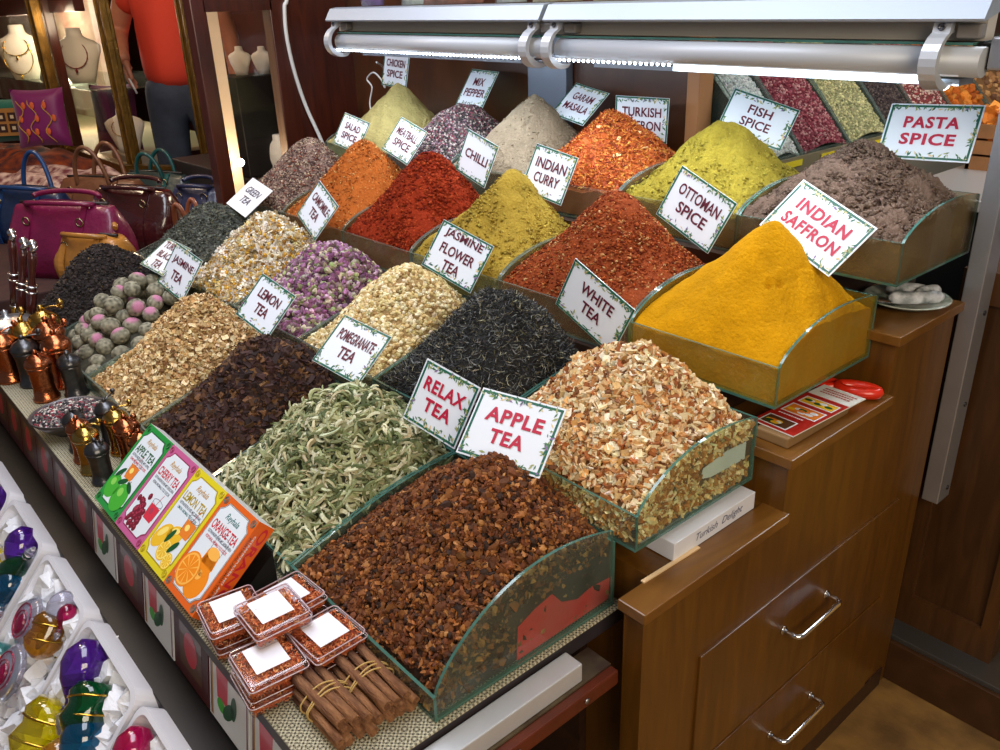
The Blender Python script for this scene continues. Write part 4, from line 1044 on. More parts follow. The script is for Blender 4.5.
t = thing('booklet', 'red printed recipe booklet with small food pictures on the brown packet', 'booklet', (-.672, 1.30, .9085), (0, 0, -.06))
MB().box(-.043, .043, -.112, .112, 0, .002).build('cover', PR['paper'], t)
m = MB(); m.add([(-.043, -.112, .0024), (.043, -.112, .0024), (.043, .058, .0024), (-.043, .058, .0024)], [(0, 1, 2, 3)], 0)
for x0, y0, x1, y1, mi, mj in ((-.036, -.104, .022, -.066, 2, 4), (-.034, -.040, .036, .000, 2, 1), (-.034, .012, .036, .044, 2, 3)):
    m.add([(x0, y0, .0026), (x1, y0, .0026), (x1, y1, .0026), (x0, y1, .0026)], [(0, 1, 2, 3)], mi)
    m.add([(x0 + .003, y0 + .003, .0028), (x1 - .003, y0 + .003, .0028), (x1 - .003, y1 - .003, .0028), (x0 + .003, y1 - .003, .0028)], [(0, 1, 2, 3)], mj)
    for q in range(7): disc(m, random.uniform(x0 + .012, x1 - .012), random.uniform(y0 + .010, y1 - .010), .008, .005, .0029 + q * 1e-5, random.choice((1, 3, 5, 2)), 10)
for q in range(4): squig(m, -.005, -.050 + q * .0 , .05, .0026, 2, h=.002) if q == 0 else squig(m, 0, .070 + q * .009, .06, .0026, 0, h=.0022)
m.build('print', [mat('booklet_red', (176, 36, 26), .35, coat=.3), PR['juice'], PR['white'], PR['lemon'], PR['brown'], PR['dkgreen']], t, fix=False)
t = thing('red_scissors', 'red plastic loop handles of scissors under the yellow powder tray', 'scissors', (-.668, 1.455, .8885), (0, 0, .35))
RP = mat('red_plastic', (214, 44, 22), .3, coat=.4)
m = MB(); m.torus((.006, 0, .0125), .027, .0115, 'z', 24, 8, sx=1.35, sy=.62); m.build('handle', RP, t)
m = MB(); m.torus((-.062, .006, .012), .022, .0085, 'z', 24, 8, sx=1.5, sy=.7); m.build('handle', RP, t)
m = MB(); m.extrude([(-.09, -.008, .009), (-.10, .010, .009), (-.17, .004, .009), (-.175, 0, .009)], (0, 0, .004)); m.build('blade', STEEL, t)
t = thing('serving_plate', 'green rimmed plate holding white wrapped pieces under the brown-grey powder tray', 'plate', (-.690, 1.675, 1.0117))
MB().lathe([(.0001, 0), (.045, 0), (.05, .004), (.082, .016), (.084, .018), (.080, .0185), (.05, .008), (.0001, .006)], 36).build('plate', mat('plate_glaze', (210, 216, 206), .25, var=.7, vscale=30, rgb2=(40, 90, 70), coat=.5), t)
for x, y, rz, l in ((-.650, 1.665, .9, .075), (-.675, 1.64, .7, .07), (-.70, 1.695, .5, .08), (-.662, 1.705, 1.2, .06)):
    m = MB(); rings = []
    for k in range(9):
        q = k / 8; r = .013 * (1 - (2 * q - 1) ** 6 * .6); rings.append([(l * (q - .5), r * math.cos(2 * PI * i / 12) * (1 + .1 * math.sin(i * 2.3 + k)), .014 + r * math.sin(2 * PI * i / 12)) for i in range(12)])
    m.ring_loft(rings, M=T(x, y, 1.0245, rz=rz)); o = m.build('wrapped_sweet', mat('paper_wrap', (214, 216, 222), .5, var=.5, vscale=40, rgb2=(96, 104, 104), bump=.4)); tag(o, 'white paper wrapped piece lying on the green rimmed plate', 'sweet', 'wrapped pieces on the plate')

# ------------------------------------------------------------------ lower shelf: cartons standing in shadow, glass ornaments on a slanted rack
rack = thing('ornament_rack', 'dark slanted rack below the front shelf holding the glass ornament trays', 'rack', (-1.9, .25, .47))
ang = math.atan2(.224, .194)
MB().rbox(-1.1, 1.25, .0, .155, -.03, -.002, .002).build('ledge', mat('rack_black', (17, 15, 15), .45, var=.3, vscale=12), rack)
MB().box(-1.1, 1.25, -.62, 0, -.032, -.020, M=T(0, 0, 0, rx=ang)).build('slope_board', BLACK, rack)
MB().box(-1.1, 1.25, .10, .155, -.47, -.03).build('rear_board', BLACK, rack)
x = -2.98
GLW = PR['white']
for k in range(13):
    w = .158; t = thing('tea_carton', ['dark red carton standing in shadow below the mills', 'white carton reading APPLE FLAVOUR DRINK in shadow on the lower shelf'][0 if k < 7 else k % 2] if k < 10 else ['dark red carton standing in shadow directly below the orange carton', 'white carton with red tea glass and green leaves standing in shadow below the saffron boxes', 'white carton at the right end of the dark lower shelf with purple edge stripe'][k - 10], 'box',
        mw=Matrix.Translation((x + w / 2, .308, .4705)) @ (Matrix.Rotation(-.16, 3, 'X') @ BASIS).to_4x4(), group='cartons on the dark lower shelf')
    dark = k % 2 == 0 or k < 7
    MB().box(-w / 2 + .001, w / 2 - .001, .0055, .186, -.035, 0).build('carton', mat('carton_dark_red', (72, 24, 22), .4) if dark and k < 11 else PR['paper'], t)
    m = MB(); z = .0004
    if dark and k < 11:
        poly(m, [(-.05, .03), (.05, .03), (.05, .165), (-.05, .165)], z, PI_['brown']); disc(m, 0, .08, .03, .035, z + .0002, PI_['red']); poly(m, [(-.06, .175), (.06, .175), (.06, .18), (-.06, .18)], z, PI_['gold'])
    else:
        for sx, c in ((-.072, 'cherry'), (-.067, 'gold'), (.068, 'cherry')): poly(m, [(sx, .010), (sx + .004, .010), (sx + .004, .184), (sx, .184)], z, PI_[c])
        poly(m, [(-.045, .06), (-.005, .06), (.0, .15), (-.05, .15)], z, PI_['rjuice']); disc(m, -.025, .15, .026, .008, z + .0002, PI_['glass'])
        disc(m, .0, .055, .03, .013, z + .0003, PI_['dkgreen'], rot=.8); disc(m, .02, .075, .026, .011, z + .0003, PI_['dkgreen'], rot=1.4); disc(m, -.03, .05, .016, .014, z + .0002, PI_['apple'])
        m2 = MB(); put_text(m2, ['APPLE FLAVOUR', 'DRINK'], .026, .160, .072, .024, z + .0004, bold=.02); m2.build('lettering', PR['grey'], t, fix=False)
        for q in range(4): squig(m, .030, .138 - q * .006, .05, z, PI_['grey'], h=.0013)
    m.build('front_print', PMATS, t, fix=False); x += w + .004

FOAM = mat('white_tray_plastic', (232, 232, 238), .35, coat=.3); FILL = mat('polystyrene', (236, 238, 244), .7, bump=.5, bscale=60)
def orn_glass(n, rgb): return mat('ornament_' + n, rgb, .05, trans=.8, coat=.8, ior=1.4)
OG = {'purple': orn_glass('purple', (86, 36, 150)), 'green': orn_glass('green', (0, 96, 50)), 'blue': orn_glass('blue', (0, 110, 160)), 'yellow': orn_glass('yellow', (226, 206, 10)), 'red': orn_glass('red', (200, 28, 24)),
      'amber': orn_glass('amber', (190, 126, 30)), 'clear': orn_glass('clear', (206, 206, 226)), 'pink': orn_glass('pink', (196, 20, 92)), 'teal': orn_glass('teal', (70, 150, 150))}
GOLD = mat('gold_trim', (212, 172, 70), .2, 1.0)
def rackM(x, s, off=0, rz=0): return Matrix.Translation((x, .25, .47)) @ Euler((ang, 0, 0)).to_matrix().to_4x4() @ Matrix.Translation((0, -s, off)) @ Matrix.Rotation(rz, 4, 'Z')
def orn_tray(xr, s0, label):
    t = thing('ornament_tray', label, 'tray', mw=rackM(xr - .150, s0, -.018), group='white trays of glass ornaments')
    w, l, h = .148, .40, .052
    b = MB(); r = .03
    def ring(w_, y0, y1, z, rr=.028):
        out = []
        for cx, cy, a0 in ((w_ - rr, y1 - rr, 0), (-w_ + rr, y1 - rr, PI / 2), (-w_ + rr, y0 + rr, PI), (w_ - rr, y0 + rr, 1.5 * PI)):
            for k in range(6): a = a0 + k / 5 * PI / 2; out.append((cx + rr * math.cos(a), cy + rr * math.sin(a), z))
        return out
    b.ring_loft([ring(w, -l, 0, 0), ring(w, -l, 0, h), ring(w - .010, -l + .010, -.010, h + .001), ring(w - .018, -l + .018, -.018, .012)], smooth=False); b.build('tray', FOAM, t)
    f = MB(); rs = random.Random(label)
    for k in range(120):
        px, py = rs.uniform(-w + .03, w - .03), rs.uniform(-l + .03, -.03)
        s_ = rs.uniform(.010, .022); M_ = T(px, py, .018 + rs.uniform(0, .016), rs.uniform(0, 3), rs.uniform(0, 3), rs.uniform(0, 3))
        V, F = chunk_t(.3); f.add(V * s_, F, 0, M_)
    f.build('filler', FILL, t)['kind'] = 'stuff'
def bottle(x, s, col, rz, kind, label, k=1.0):
    t = thing('glass_ornament', label, 'ornament', mw=rackM(x, s, .040, rz) @ Matrix.Scale(k, 4), group='coloured glass ornaments')
    if kind == 'drop':
        m = MB(); m.lathe([(.0001, -.062), (.020, -.058), (.036, -.035), (.038, -.015), (.030, .010), (.018, .028), (.009, .040), (.008, .050), (.013, .056), (.0001, .057)], 26, M=T(0, 0, 0, rx=PI / 2 * .96)); m.build('body', OG[col], t)
        m = MB(); m.lathe([(.0001, .057), (.010, .057), (.014, .066), (.010, .078), (.003, .092), (.0001, .094)], 16, M=T(0, 0, 0, rx=PI / 2 * .96)); m.torus((0, 0, .050), .0095, .0022, M=T(0, 0, 0, rx=PI / 2 * .96)); m.build('stopper', OG['clear'], t)
    elif kind == 'swirl':
        m = MB(); m.lathe([(.0001, -.05), (.030, -.048), (.040, -.030), (.034, -.010), (.042, .012), (.030, .032), (.012, .044), (.0001, .046)], 28, M=T(0, 0, 0, rx=PI / 2 * .95)); m.build('body', OG[col], t)
        m = MB(); pts = [(.041 * math.cos(a), .041 * math.sin(a) * .9, -.03 + a * .005) for a in np.linspace(0, 12, 50)]; m.tube(pts, .0022, 5, M=T(0, 0, 0, rx=PI / 2 * .95)); m.build('gold_thread', GOLD if col != 'clear' else OG['pink'], t)
    else:   # round plate like flask with painted rings
        m = MB(); m.lathe([(.0001, -.012), (.040, -.010), (.056, 0), (.040, .012), (.0001, .016)], 34, M=T(0, 0, .006)); m.build('body', OG[col], t)
        m = MB(); m.torus((0, 0, .020), .036, .0018, n=30); m.torus((0, -.004, .022), .024, .0018, n=30); m.ball((0, -.006, .018), (.016, .022, .010)); m.build('painted_ring', OG['pink'], t)
for xr, s0, lab in ((-2.232, .0, 'white ornament tray farthest left with purple and yellow glass'), (-1.925, .0, 'white ornament tray with purple, green, yellow and red glass'), (-1.606, .0, 'white ornament tray with amber glass and a pink ringed flask'), (-1.300, .0, 'white ornament tray with purple, green and blue bottles'), (-.990, .0, 'white ornament tray at the right end with pink glass')):
    orn_tray(xr, s0, lab)
for a in ((-2.30, .07, 'purple', .4, 'drop', 'purple glass drop bottle in the farthest left tray'), (-2.33, .17, 'teal', .2, 'swirl', 'teal swirl glass in the farthest left tray'),
    (-2.015, .060, 'purple', .5, 'drop', 'purple glass drop bottle in the tray of yellow and red glass'), (-1.985, .085, 'green', 2.6, 'drop', 'green glass bottle beside the purple one in the tray of red glass', .9), (-2.13, .155, 'yellow', .1, 'swirl', 'yellow swirl glass above the red flask'), (-2.02, .19, 'red', .3, 'drop', 'large red glass bottle in the second tray', 1.25), (-1.965, .135, 'blue', .5, 'drop', 'small blue bottle beneath the green one in the second tray', .8),
    (-1.695, .105, 'amber', .3, 'swirl', 'amber swirl glass with gold thread under the pink stopper'), (-1.700, .052, 'clear', .1, 'drop', 'clear drop bottle with pale stopper at the top of the amber tray', .8), (-1.79, .12, 'clear', .2, 'flat', 'clear ringed flask lying left of the amber swirl glass'), (-1.745, .215, 'clear', .3, 'flat', 'clear flask with pink painted rings, lowest in its tray', 1.1), (-1.665, .045, 'pink', .3, 'drop', 'tiny pink glass drop at the top of the amber tray', .5), (-1.83, .25, 'teal', .2, 'swirl', 'teal swirl glass low in the amber tray'),
    (-1.500, .080, 'purple', .45, 'drop', 'large purple bottle in the tray nearest the saffron boxes', 1.15), (-1.415, .105, 'green', .5, 'swirl', 'dark green swirl bottle right of the large purple bottle', 1.1), (-1.375, .155, 'blue', .4, 'drop', 'blue glass bottle below the dark green swirl bottle', 1.1), (-1.515, .215, 'yellow', .2, 'swirl', 'bright yellow glass low in the tray of green and blue bottles', 1.35), (-1.42, .23, 'amber', .2, 'drop', 'amber glass drop low in the tray of green and blue bottles'),
    (-1.225, .075, 'pink', .5, 'drop', 'deep pink glass drop in the tray at the right end', .9), (-1.12, .10, 'blue', .5, 'swirl', 'blue swirl glass in the tray at the right end')):
    bottle(*a)
# ------------------------------------------------------------------ room shell
FLOOR = mat('brown_floor', (150, 112, 58), .75, var=.45, vscale=9, bump=.3, bscale=30, rgb2=(104, 76, 40))
struct(MB().box(-12, 4, -3, 7, -.05, 0).build('floor', FLOOR))
struct(MB().box(-12, 4, 6.9, 7.0, 0, 3.4).build('wall_back', mat('wall_warm', (120, 92, 76), .8, var=.3, vscale=2)))
struct(MB().box(-12, -11.9, -3, 7, 0, 3.4).build('wall_left', mat('wall_red_brown', (86, 40, 28), .7, var=.4, vscale=2)))
struct(MB().box(-12, 4, -3, 7, 3.4, 3.45).build('ceiling', mat('ceiling_paint', (190, 184, 170), .9)))
# niche around the stall
struct(MB().box(-3.10, -1.40, 1.90, 1.93, .0, 2.7).build('wall_niche_back', PANELW))
struct(MB().rbox(-1.425, -1.385, 1.88, 1.94, 0, 2.7, .002).build('trim_1', mat('light_wood_edge', (176, 122, 78), .4)))
struct(MB().box(-3.16, -3.10, 1.615, 1.93, 0, 2.8).build('wall_niche_left', REDW))
# framed glass panel in the dark wood at the left end: stiles, rails, pane
door = MB()
fx0, fx1 = -3.16, -3.095
door.rbox(fx0, fx1, 1.262, 1.318, .0, 2.8, .004); door.rbox(fx0, fx1, 1.560, 1.640, 0, 2.8, .004); door.box(fx0, fx1, 1.31, 1.57, 1.615, 2.8); door.box(fx0, fx1, 1.31, 1.57, 0, .955)
d = struct(door.build('door_1', REDW))
pn = MB().box(-3.13, -3.126, 1.316, 1.562, .955, 1.616).build('glass_pane', clear_mat('shop_glass', (250, 248, 244), .01, 1.1), d)
struct(MB().rbox(-3.44, -3.36, 1.405, 1.475, .74, 2.2, .004).build('trim_2', mat('cream_jamb_glow', (236, 206, 170), .5, emit=(255, 214, 170), estr=.35)))  # jamb is no lamp; its emission paints in the light of the bulb
o = MB(); o.ball((-3.30, 1.445, 1.055), .016); o = o.build('light_bulb', mat('bulb', (255, 250, 240), .3, emit=(255, 240, 214), estr=22)); tag(o, 'bright bare bulb glowing behind the framed glass in the dark wood', 'lamp')
struct(MB().box(-4.4, -3.17, 2.3, 2.34, 0, 2.8).build('wall_showcase_back', mat('showcase_dark', (62, 50, 44), .8, var=.3, vscale=6)))
o = MB().rbox(-4.3, -3.18, 1.52, 2.29, 0, .96, .006).build('showcase_counter', mat('counter_dark', (36, 30, 28), .5)); tag(o, 'dark counter behind the framed glass carrying small necklace busts', 'counter')

BUSTM = mat('bust_cream', (232, 226, 214), .6)
def bust(x, y, z, s, rz, label, chain=None, col=GOLD, m=BUSTM, clab=None):
    rings = []
    for zz, rx, ry, oy_ in ((0, .070, .035, 0), (.05, .088, .044, 0), (.12, .115, .052, -.004), (.175, .138, .050, 0), (.205, .140, .046, .002), (.228, .112, .042, .004), (.246, .066, .037, .006), (.260, .047, .035, .006), (.300, .042, .034, .004), (.304, .030, .025, .004)):
        rings.append([(rx * math.cos(2 * PI * i / 24), oy_ + ry * math.sin(2 * PI * i / 24), zz) for i in range(24)])
    b = MB(); b.ring_loft(rings); o = b.build('necklace_bust', m); o.location = (x, y, z); o.rotation_euler = (0, 0, rz); o.scale = (s, s, s); tag(o, label, 'bust', 'jewellery busts in the showcases')
    if chain:
        mm = MB()
        for k, (wd, dp, zt) in enumerate(chain):
            pts = [(wd * math.sin(a), -.050 - .010 * math.cos(a), zt - dp * (math.cos(a) * .5 + .5)) for a in np.linspace(-2.3, 2.3, 23)]
            mm.tube(pts, .0026, 5)
            for q in range(3, 20, 2): mm.ball(pts[q], .0052 if k == 0 else .004, n=6, k=4)
            mm.ball((0, -.062, zt - dp - .014), (.008, .005, .013), n=8, k=5)
        n = mm.build('necklace', col); n.location = (x, y, z); n.rotation_euler = (0, 0, rz); n.scale = (s, s, s); tag(n, clab, 'necklace', 'necklaces on the busts')
for x, y, z, s, rz, lab in ((-3.50, 1.60, 1.372, .37, .6, 'small cream bust behind the framed glass, left of two'), (-3.50, 1.70, 1.370, .36, .6, 'small cream bust behind the framed glass, right of two'), (-3.42, 1.68, .962, .55, .4, 'dim bust low behind the framed glass near the bulb')):
    bust(x, y, z, s, rz, lab)
o = MB().rbox(-3.66, -3.44, 1.54, 2.1, .962, 1.369, .004).build('bust_plinth', BLACK); tag(o, 'dark plinth under the two small busts behind the framed glass', 'plinth')
r_ = random.Random(5)
for k in range(10):
    o = MB(); o.lathe([(.0001, 0), (.014, 0), (.006, .02), (.012, .05), (.004, .07), (.0001, .08)], 12); o = o.build('perfume_bottle', GOLD if k % 2 else OG['clear'])
    o.location = (-3.44 + r_.uniform(-.015, .10), 1.66 + k * .03 + .08, .9605); o.scale = (1, 1, r_.uniform(.8, 1.5)); tag(o, 'tiny gilt and glass bottle on the dark counter behind the framed glass', 'bottle', 'tiny bottles behind the framed glass')

# cables
CABLE = mat('white_cable', (226, 226, 222), .4)
def cable(pts, r, label, m=CABLE):
    cu = [Vector(p) for p in pts]; out = []
    for i in range(len(cu) - 1):
        p0, p1, p2, p3 = cu[max(i - 1, 0)], cu[i], cu[i + 1], cu[min(i + 2, len(cu) - 1)]
        for k in range(8):
            t = k / 8; out.append(.5 * ((2 * p1) + (-p0 + p2) * t + (2 * p0 - 5 * p1 + 4 * p2 - p3) * t * t + (-p0 + 3 * p1 - 3 * p2 + p3) * t ** 3))
    out.append(cu[-1]); o = MB(); o.tube(out, r, 8); o = o.build('cable', m); tag(o, label, 'cable')
cable([(-3.088, 1.66, 2.6), (-3.088, 1.64, 1.75), (-3.088, 1.618, 1.62), (-3.088, 1.612, 1.52), (-3.088, 1.625, 1.40), (-3.088, 1.655, 1.27), (-3.07, 1.69, 1.15), (-3.05, 1.72, 1.03)], .0075, 'thick white cable running down the dark wood beside the framed glass')
cable([(-2.83, 1.80, 1.20), (-2.88, 1.82, 1.27), (-2.87, 1.83, 1.33), (-2.90, 1.83, 1.36), (-2.85, 1.83, 1.385), (-2.80, 1.83, 1.36), (-2.78, 1.83, 1.335), (-2.76, 1.82, 1.40), (-2.70, 1.75, 1.43)], .003, 'thin white wire curling up to the lamp tube above the khaki heap')

# ------------------------------------------------------------------ lamp canopy over the top trays
tilt = .0105
def canopy(xr, L, label, right):
    t = thing('lamp_canopy', label, 'lamp', (xr, 1.5, 1.575 + (-xr - .6) * tilt), (0, tilt, 0))
    # sloped bright rail (front lip), top plate, back box, glass edge, tube, light strip, brackets
    MB().extrude([(0, -.012, .014), (0, .012, .018), (0, .020, .016), (0, .022, -.010), (0, -.030, -.022), (0, -.032, -.018)], (-L, 0, 0)).build('front_rail', mat('bright_aluminium', (158, 168, 180), .42, .35), t)
    MB().box(-L, 0, .02, .30, .010, .018).build('shelf_plate', mat('shelf_glass_grey', (150, 156, 160), .2, coat=.5), t)
    MB().box(-L, -.012, .016, .05, -.052, -.012).build('back_rail', mat('beige_grey_rail', (190, 182, 170), .45, .15), t)
    MB().box(-L + .02, -.02, -.006, .28, -.058, -.0535).build('glass_strip', GREEN_EDGE, t)
    m = MB(); m.tube([(-L + .03, .0, -.083), (-.0, .0, -.083)], .0235, 20); m.build('lamp_tube', mat('satin_grey', (176, 180, 186), .45, .15), t)
    xs0, xs1 = (-L * .985, -.05)
    m = MB()
    if right:
        m.box(-L * .62, -.075, -.008, .018, -.118, -.106); m.build('light_diffuser', mat('lit_diffuser', (255, 255, 255), .5, emit=(226, 246, 255), estr=5.5), t)
        m = MB(); xs1 = -L * .62
    n = int((xs1 - xs0) / .0155)
    for k in range(n):
        xx = xs0 + (k + .5) * (xs1 - xs0) / n; m.ball((xx, -.012, -.1065), .0036, n=6, k=4)
    m.build('light_chip', mat('lit_chip', (255, 255, 255), .5, emit=(222, 238, 255), estr=14), t)['kind'] = 'stuff'
    MB().box(-L + .02, -.03, -.014, .022, -.1045, -.101).build('light_tape', mat('tape_white', (210, 214, 220), .4), t)
    MB().box(-L + .12, -.04, .020, .075, -.122, -.112, M=T(0, 0, 0)).build('lower_tray', mat('lower_tray_grey', (150, 156, 166), .4, .3), t)
    for xx in (-L + .028, -.035 if not right else -.066):
        b = MB(); prof = []
        for a in np.linspace(PI * .55, PI * 1.62, 14): prof.append((-.004 + .050 * math.cos(a), -.082 + .046 * math.sin(a)))
        prof = [(-.018, -.020), (-.022, -.040)] + prof
        inner = [(y + .012 if i > 1 else y + .014, z + (.010 if i > 9 else 0)) for i, (y, z) in enumerate(prof)]
        b.extrude([(xx - .014, y, z) for y, z in prof + inner[::-1]], (.028, 0, 0)); b = b.build('bracket', mat('bracket_grey', (188, 192, 198), .4, .35), t)
        s = MB(); s.lathe([(.0001, 0), (.006, 0), (.006, .003), (.004, .003), (.004, .0015), (.0001, .0015)], 14, M=T(xx, -.020, -.030, rx=PI / 2)); s.build('bolt', mat('bolt_dark', (86, 86, 92), .3, .9), b)
        k = MB(); k.rbox(xx + .018, xx + .055, -.008, .016, -.048, -.026, .003); k.build('clip', mat('clip_grey', (120, 116, 112), .4), t)
    return t
canopy(-.560, .980, 'grey metal lamp canopy section at the right with a glowing white diffuser', True)
canopy(-1.555, .985, 'grey metal lamp canopy section at the left with a row of bright points', False)
post = thing('canopy_post', 'grey aluminium upright post at the right rear corner of the cabinet', 'post', (-.602, 1.80, .535))
MB().rbox(-.018, .018, -.030, .030, 0, 1.02, .002).build('upright', ALU, post)
m = MB()
for z in (.03, .24, .45, .62): m.lathe([(.0001, 0), (.0055, 0), (.0055, .002), (.0001, .002)], 10, M=T(.0185, .008, z, ry=PI / 2))
m.build('bolt', mat('bolt_dark', (86, 86, 92), .3, .9), post)
MB().rbox(.045, .20, -.30, -.03, .945, .995, .004).build('arm', ALU, post)
MB().rbox(-.02, .06, -.06, -.02, .95, .985, .003).build('arm_bracket', ALU, post)
MB().rbox(.015, .045, -.29, -.22, .945, .985, .003).build('arm_joint', BLACK, post)
for k in range(9):
    o = MB(); rr_ = random.Random(k); w = rr_.uniform(.075, .10)
    rings = []
    for q in range(8):
        z = q / 7; wd = w * (1 - .5 * z ** 2) ; dp = .03 * math.sin(PI * min(1, .25 + z * .7)) + .004
        rings.append([(wd * math.cos(2 * PI * i / 16) * (1 + .08 * math.sin(i * 3 + q)), dp * math.sin(2 * PI * i / 16), z * .24) for i in range(16)])
    o.ring_loft(rings)
    col_, word = (((120, 90, 140), 'lavender'), ((206, 196, 150), 'pale gold'), ((150, 96, 70), 'copper brown'), ((200, 206, 190), 'silvery'))[(0, 3, 2, 3, 1, 1, 3, 0, 2)[k]]
    o = o.build('spice_bag', mat('bag_' + word.split()[-1], col_, .25, coat=.6, var=.4, vscale=30)); o.location = (-2.40 + k * .205, 1.56 + (k % 2) * .03, 1.595 + (2.40 - k * .205 - .6) * tilt); o.rotation_euler = (0, 0, .3 * (k % 3 - 1))
    tag(o, '%s cellophane bag on the canopy top, number %s from the left end' % (word, ('one', 'two', 'three', 'four', 'five', 'six', 'seven', 'eight', 'nine')[k]), 'bag', 'cellophane bags on the canopy')
o = MB().rbox(-2.03, -1.86, 1.868, 1.898, 0, 1.56, .003).build('steel_upright', mat('blue_grey_steel', (128, 136, 150), .35, .5)); tag(o, 'broad blue-grey steel upright against the back panel between the top cards', 'post')

# ------------------------------------------------------------------ neighbouring stall seen past the end of the back panel
s2 = thing('bin_stand', 'grey fronted stand of sloping bins beyond the back panel', 'stand', (-1.2, 1.95, 0))
MB().box(-.60, 0, .0, 2.2, 0, 1.175).build('body', mat('bin_stand_grey', (120, 112, 96), .5), s2)
MB().box(-.004, .006, .0, 2.2, 1.13, 1.205).build('front_lip', mat('bin_lip', (140, 128, 96), .4, .3), s2)
MB().box(-.62, -.60, 0, 2.2, 1.16, 1.8).build('rear_board', mat('bin_rear', (90, 80, 74), .6), s2)
binz = [('white granules', [(214, 214, 204), (180, 186, 176)], .17), ('pink-red seeds', [(140, 52, 62), (170, 92, 96), (112, 40, 50), (190, 140, 132)], .25), ('pale green and yellow seeds', [(176, 170, 120), (206, 196, 140), (140, 140, 96)], .25),
        ('dark brown seeds', [(70, 56, 52), (96, 80, 72), (52, 42, 42)], .22), ('red and white mixed seeds', [(150, 60, 60), (206, 180, 160), (110, 60, 54)], .25), ('orange dried fruit', [(190, 100, 24), (172, 84, 20), (204, 124, 44)], .28), ('brown nuts', [(150, 104, 60), (180, 136, 84), (110, 72, 44)], .28)]
yy = 1.955
for name, cols, w in binz:
    lab = 'sloping clear sided bin of %s in the neighbouring stall' % name
    t = thing('seed_bin', lab, 'bin', (-1.21, yy, 1.176), group='bins of the neighbouring stall')
    prof = [(0, 0), (0, .03)] + [(-.46 * q / 8, .03 + .36 * math.sin(q / 8 * PI / 2)) for q in range(1, 9)] + [(-.46, 0)]
    for y in (0, w - .008): MB().extrude([(x, y, z) for x, z in prof], (0, .006, 0), 0, 1).build('side_panel', [PANE, GREY_EDGE], t)
    MB().box(-.003, .003, 0, w - .002, 0, .035).build('front_panel', PANE, t)
    if name != 'brown nuts':
        pl = MB(); pl.box(.0172, .0190, w * .25, w * .8, .006, .022); pl.build('price_strip', mat('yellow_strip', (232, 206, 30), .4), t)
    B = Bits(); n = 26; U, Vv = np.meshgrid(np.linspace(0, 1, n), np.linspace(0, 1, 14), indexing='ij')
    X = -1.214 - .44 * U; Z = 1.176 + .022 + (.33) * np.sin(U * PI / 2) + .02 * np.sin(Vv * PI); Y = yy + .009 + (w - .02) * Vv
    idx = np.arange(n * 14).reshape(n, 14); F = np.stack([idx[:-1, :-1], idx[:-1, 1:], idx[1:, 1:], idx[1:, :-1]], -1).reshape(-1, 4)
    B.raw(np.stack([X, Y, Z], -1).reshape(-1, 3), F, np.tile(np.array(lin(cols[0])) * .6, (n * 14, 1)))
    N = 3600 if 'fruit' not in name and 'nuts' not in name else 260; u = RNG.uniform(0, 1, N); v = RNG.uniform(0, 1, N)
    P = np.stack([-1.214 - .44 * u, yy + .010 + (w - .022) * v, 1.176 + .024 + (.33) * np.sin(u * PI / 2) + .02 * np.sin(v * PI)], 1); sz = .0044 if N > 500 else .016
    B.scatter(ICO1[0], ICO1[1], P, rots(N), S3(N, sz, sz * .8, sz * .7, .3), pick(cols, [1] * len(cols), N))
    tag(B.build('seed_heap', BITM), '%s filling a sloping bin in the neighbouring stall' % name, 'seeds', kind='stuff'); yy += w
# dark cupboard and counter at the right rear
struct(MB().rbox(-.66, 1.6, 1.765, 1.83, 0, .118, .002).build('trim_3', mat('plinth_brown', (74, 46, 24), .5, var=.3)))
struct(MB().rbox(-.66, 1.6, 1.775, 2.6, .118, .132, .002).build('trim_4', mat('plinth_metal', (92, 90, 88), .35, .6)))
cb = thing('rear_cupboard', 'dark brown cupboard with a recessed door behind the aluminium post', 'cupboard', (-.55, 1.84, .132))
MB().box(-.10, .125, .012, .62, 0, .93).build('carcass', wood('cupboard_wood', (54, 32, 14), (78, 48, 22), (8, 8, .9), .4, .2), cb)
m = MB(); m.box(-.10, .125, 0, .014, 0, .085); m.box(-.10, .125, 0, .014, .86, .93); m.box(.092, .125, 0, .014, .085, .86); m.box(-.10, -.07, 0, .014, .085, .86); m.build('door', wood('cupboard_wood2', (64, 38, 17), (86, 54, 25), (8, 8, .9), .4, .2), cb)
struct(MB().box(-.424, 1.6, 2.0, 2.02, .132, .9).build('wall_right_back', mat('lit_yellow_wood', (196, 150, 70), .5)))
o = MB(); o.rbox(-1.02, .4, 2.25, 2.95, 1.085, 1.115, .004); o = o.build('metal_counter', mat('counter_metal', (186, 182, 176), .3, .4)); tag(o, 'grey metal topped counter behind the PASTA SPICE card', 'counter')
struct(MB().box(-1.0, .4, 2.47, 2.93, 0, 1.05).build('wall_counter_base', BLACK))
m = thing('wooden_crate', 'slatted wooden crate of dried orange fruit on the metal counter', 'crate', (-.86, 2.75, 1.115))
c = MB()
for z0 in (0, .045, .09): c.box(-.13, .13, -.10, -.09, z0, z0 + .038); c.box(-.13, .13, .09, .10, z0, z0 + .038); c.box(.12, .13, -.10, .10, z0, z0 + .038); c.box(-.13, -.12, -.10, .10, z0, z0 + .038)
c.build('slats', mat('crate_wood', (150, 100, 56), .6, var=.25), m)
B = Bits(); N = 420; P = np.stack([-.86 + RNG.uniform(-.115, .115, N), 2.75 + RNG.uniform(-.085, .085, N), 1.115 + .09 + RNG.uniform(0, .075, N)], 1)
multi(B, [chunk_t(.4) for _ in range(4)], P, rots(N), S3(N, .016, .014, .010, .3), pick([(196, 104, 22), (210, 130, 46), (172, 80, 20)], [3, 2, 1], N)); tag(B.build('dried_fruit', BITM), 'orange dried fruit piled in the wooden crate', 'fruit', kind='stuff')

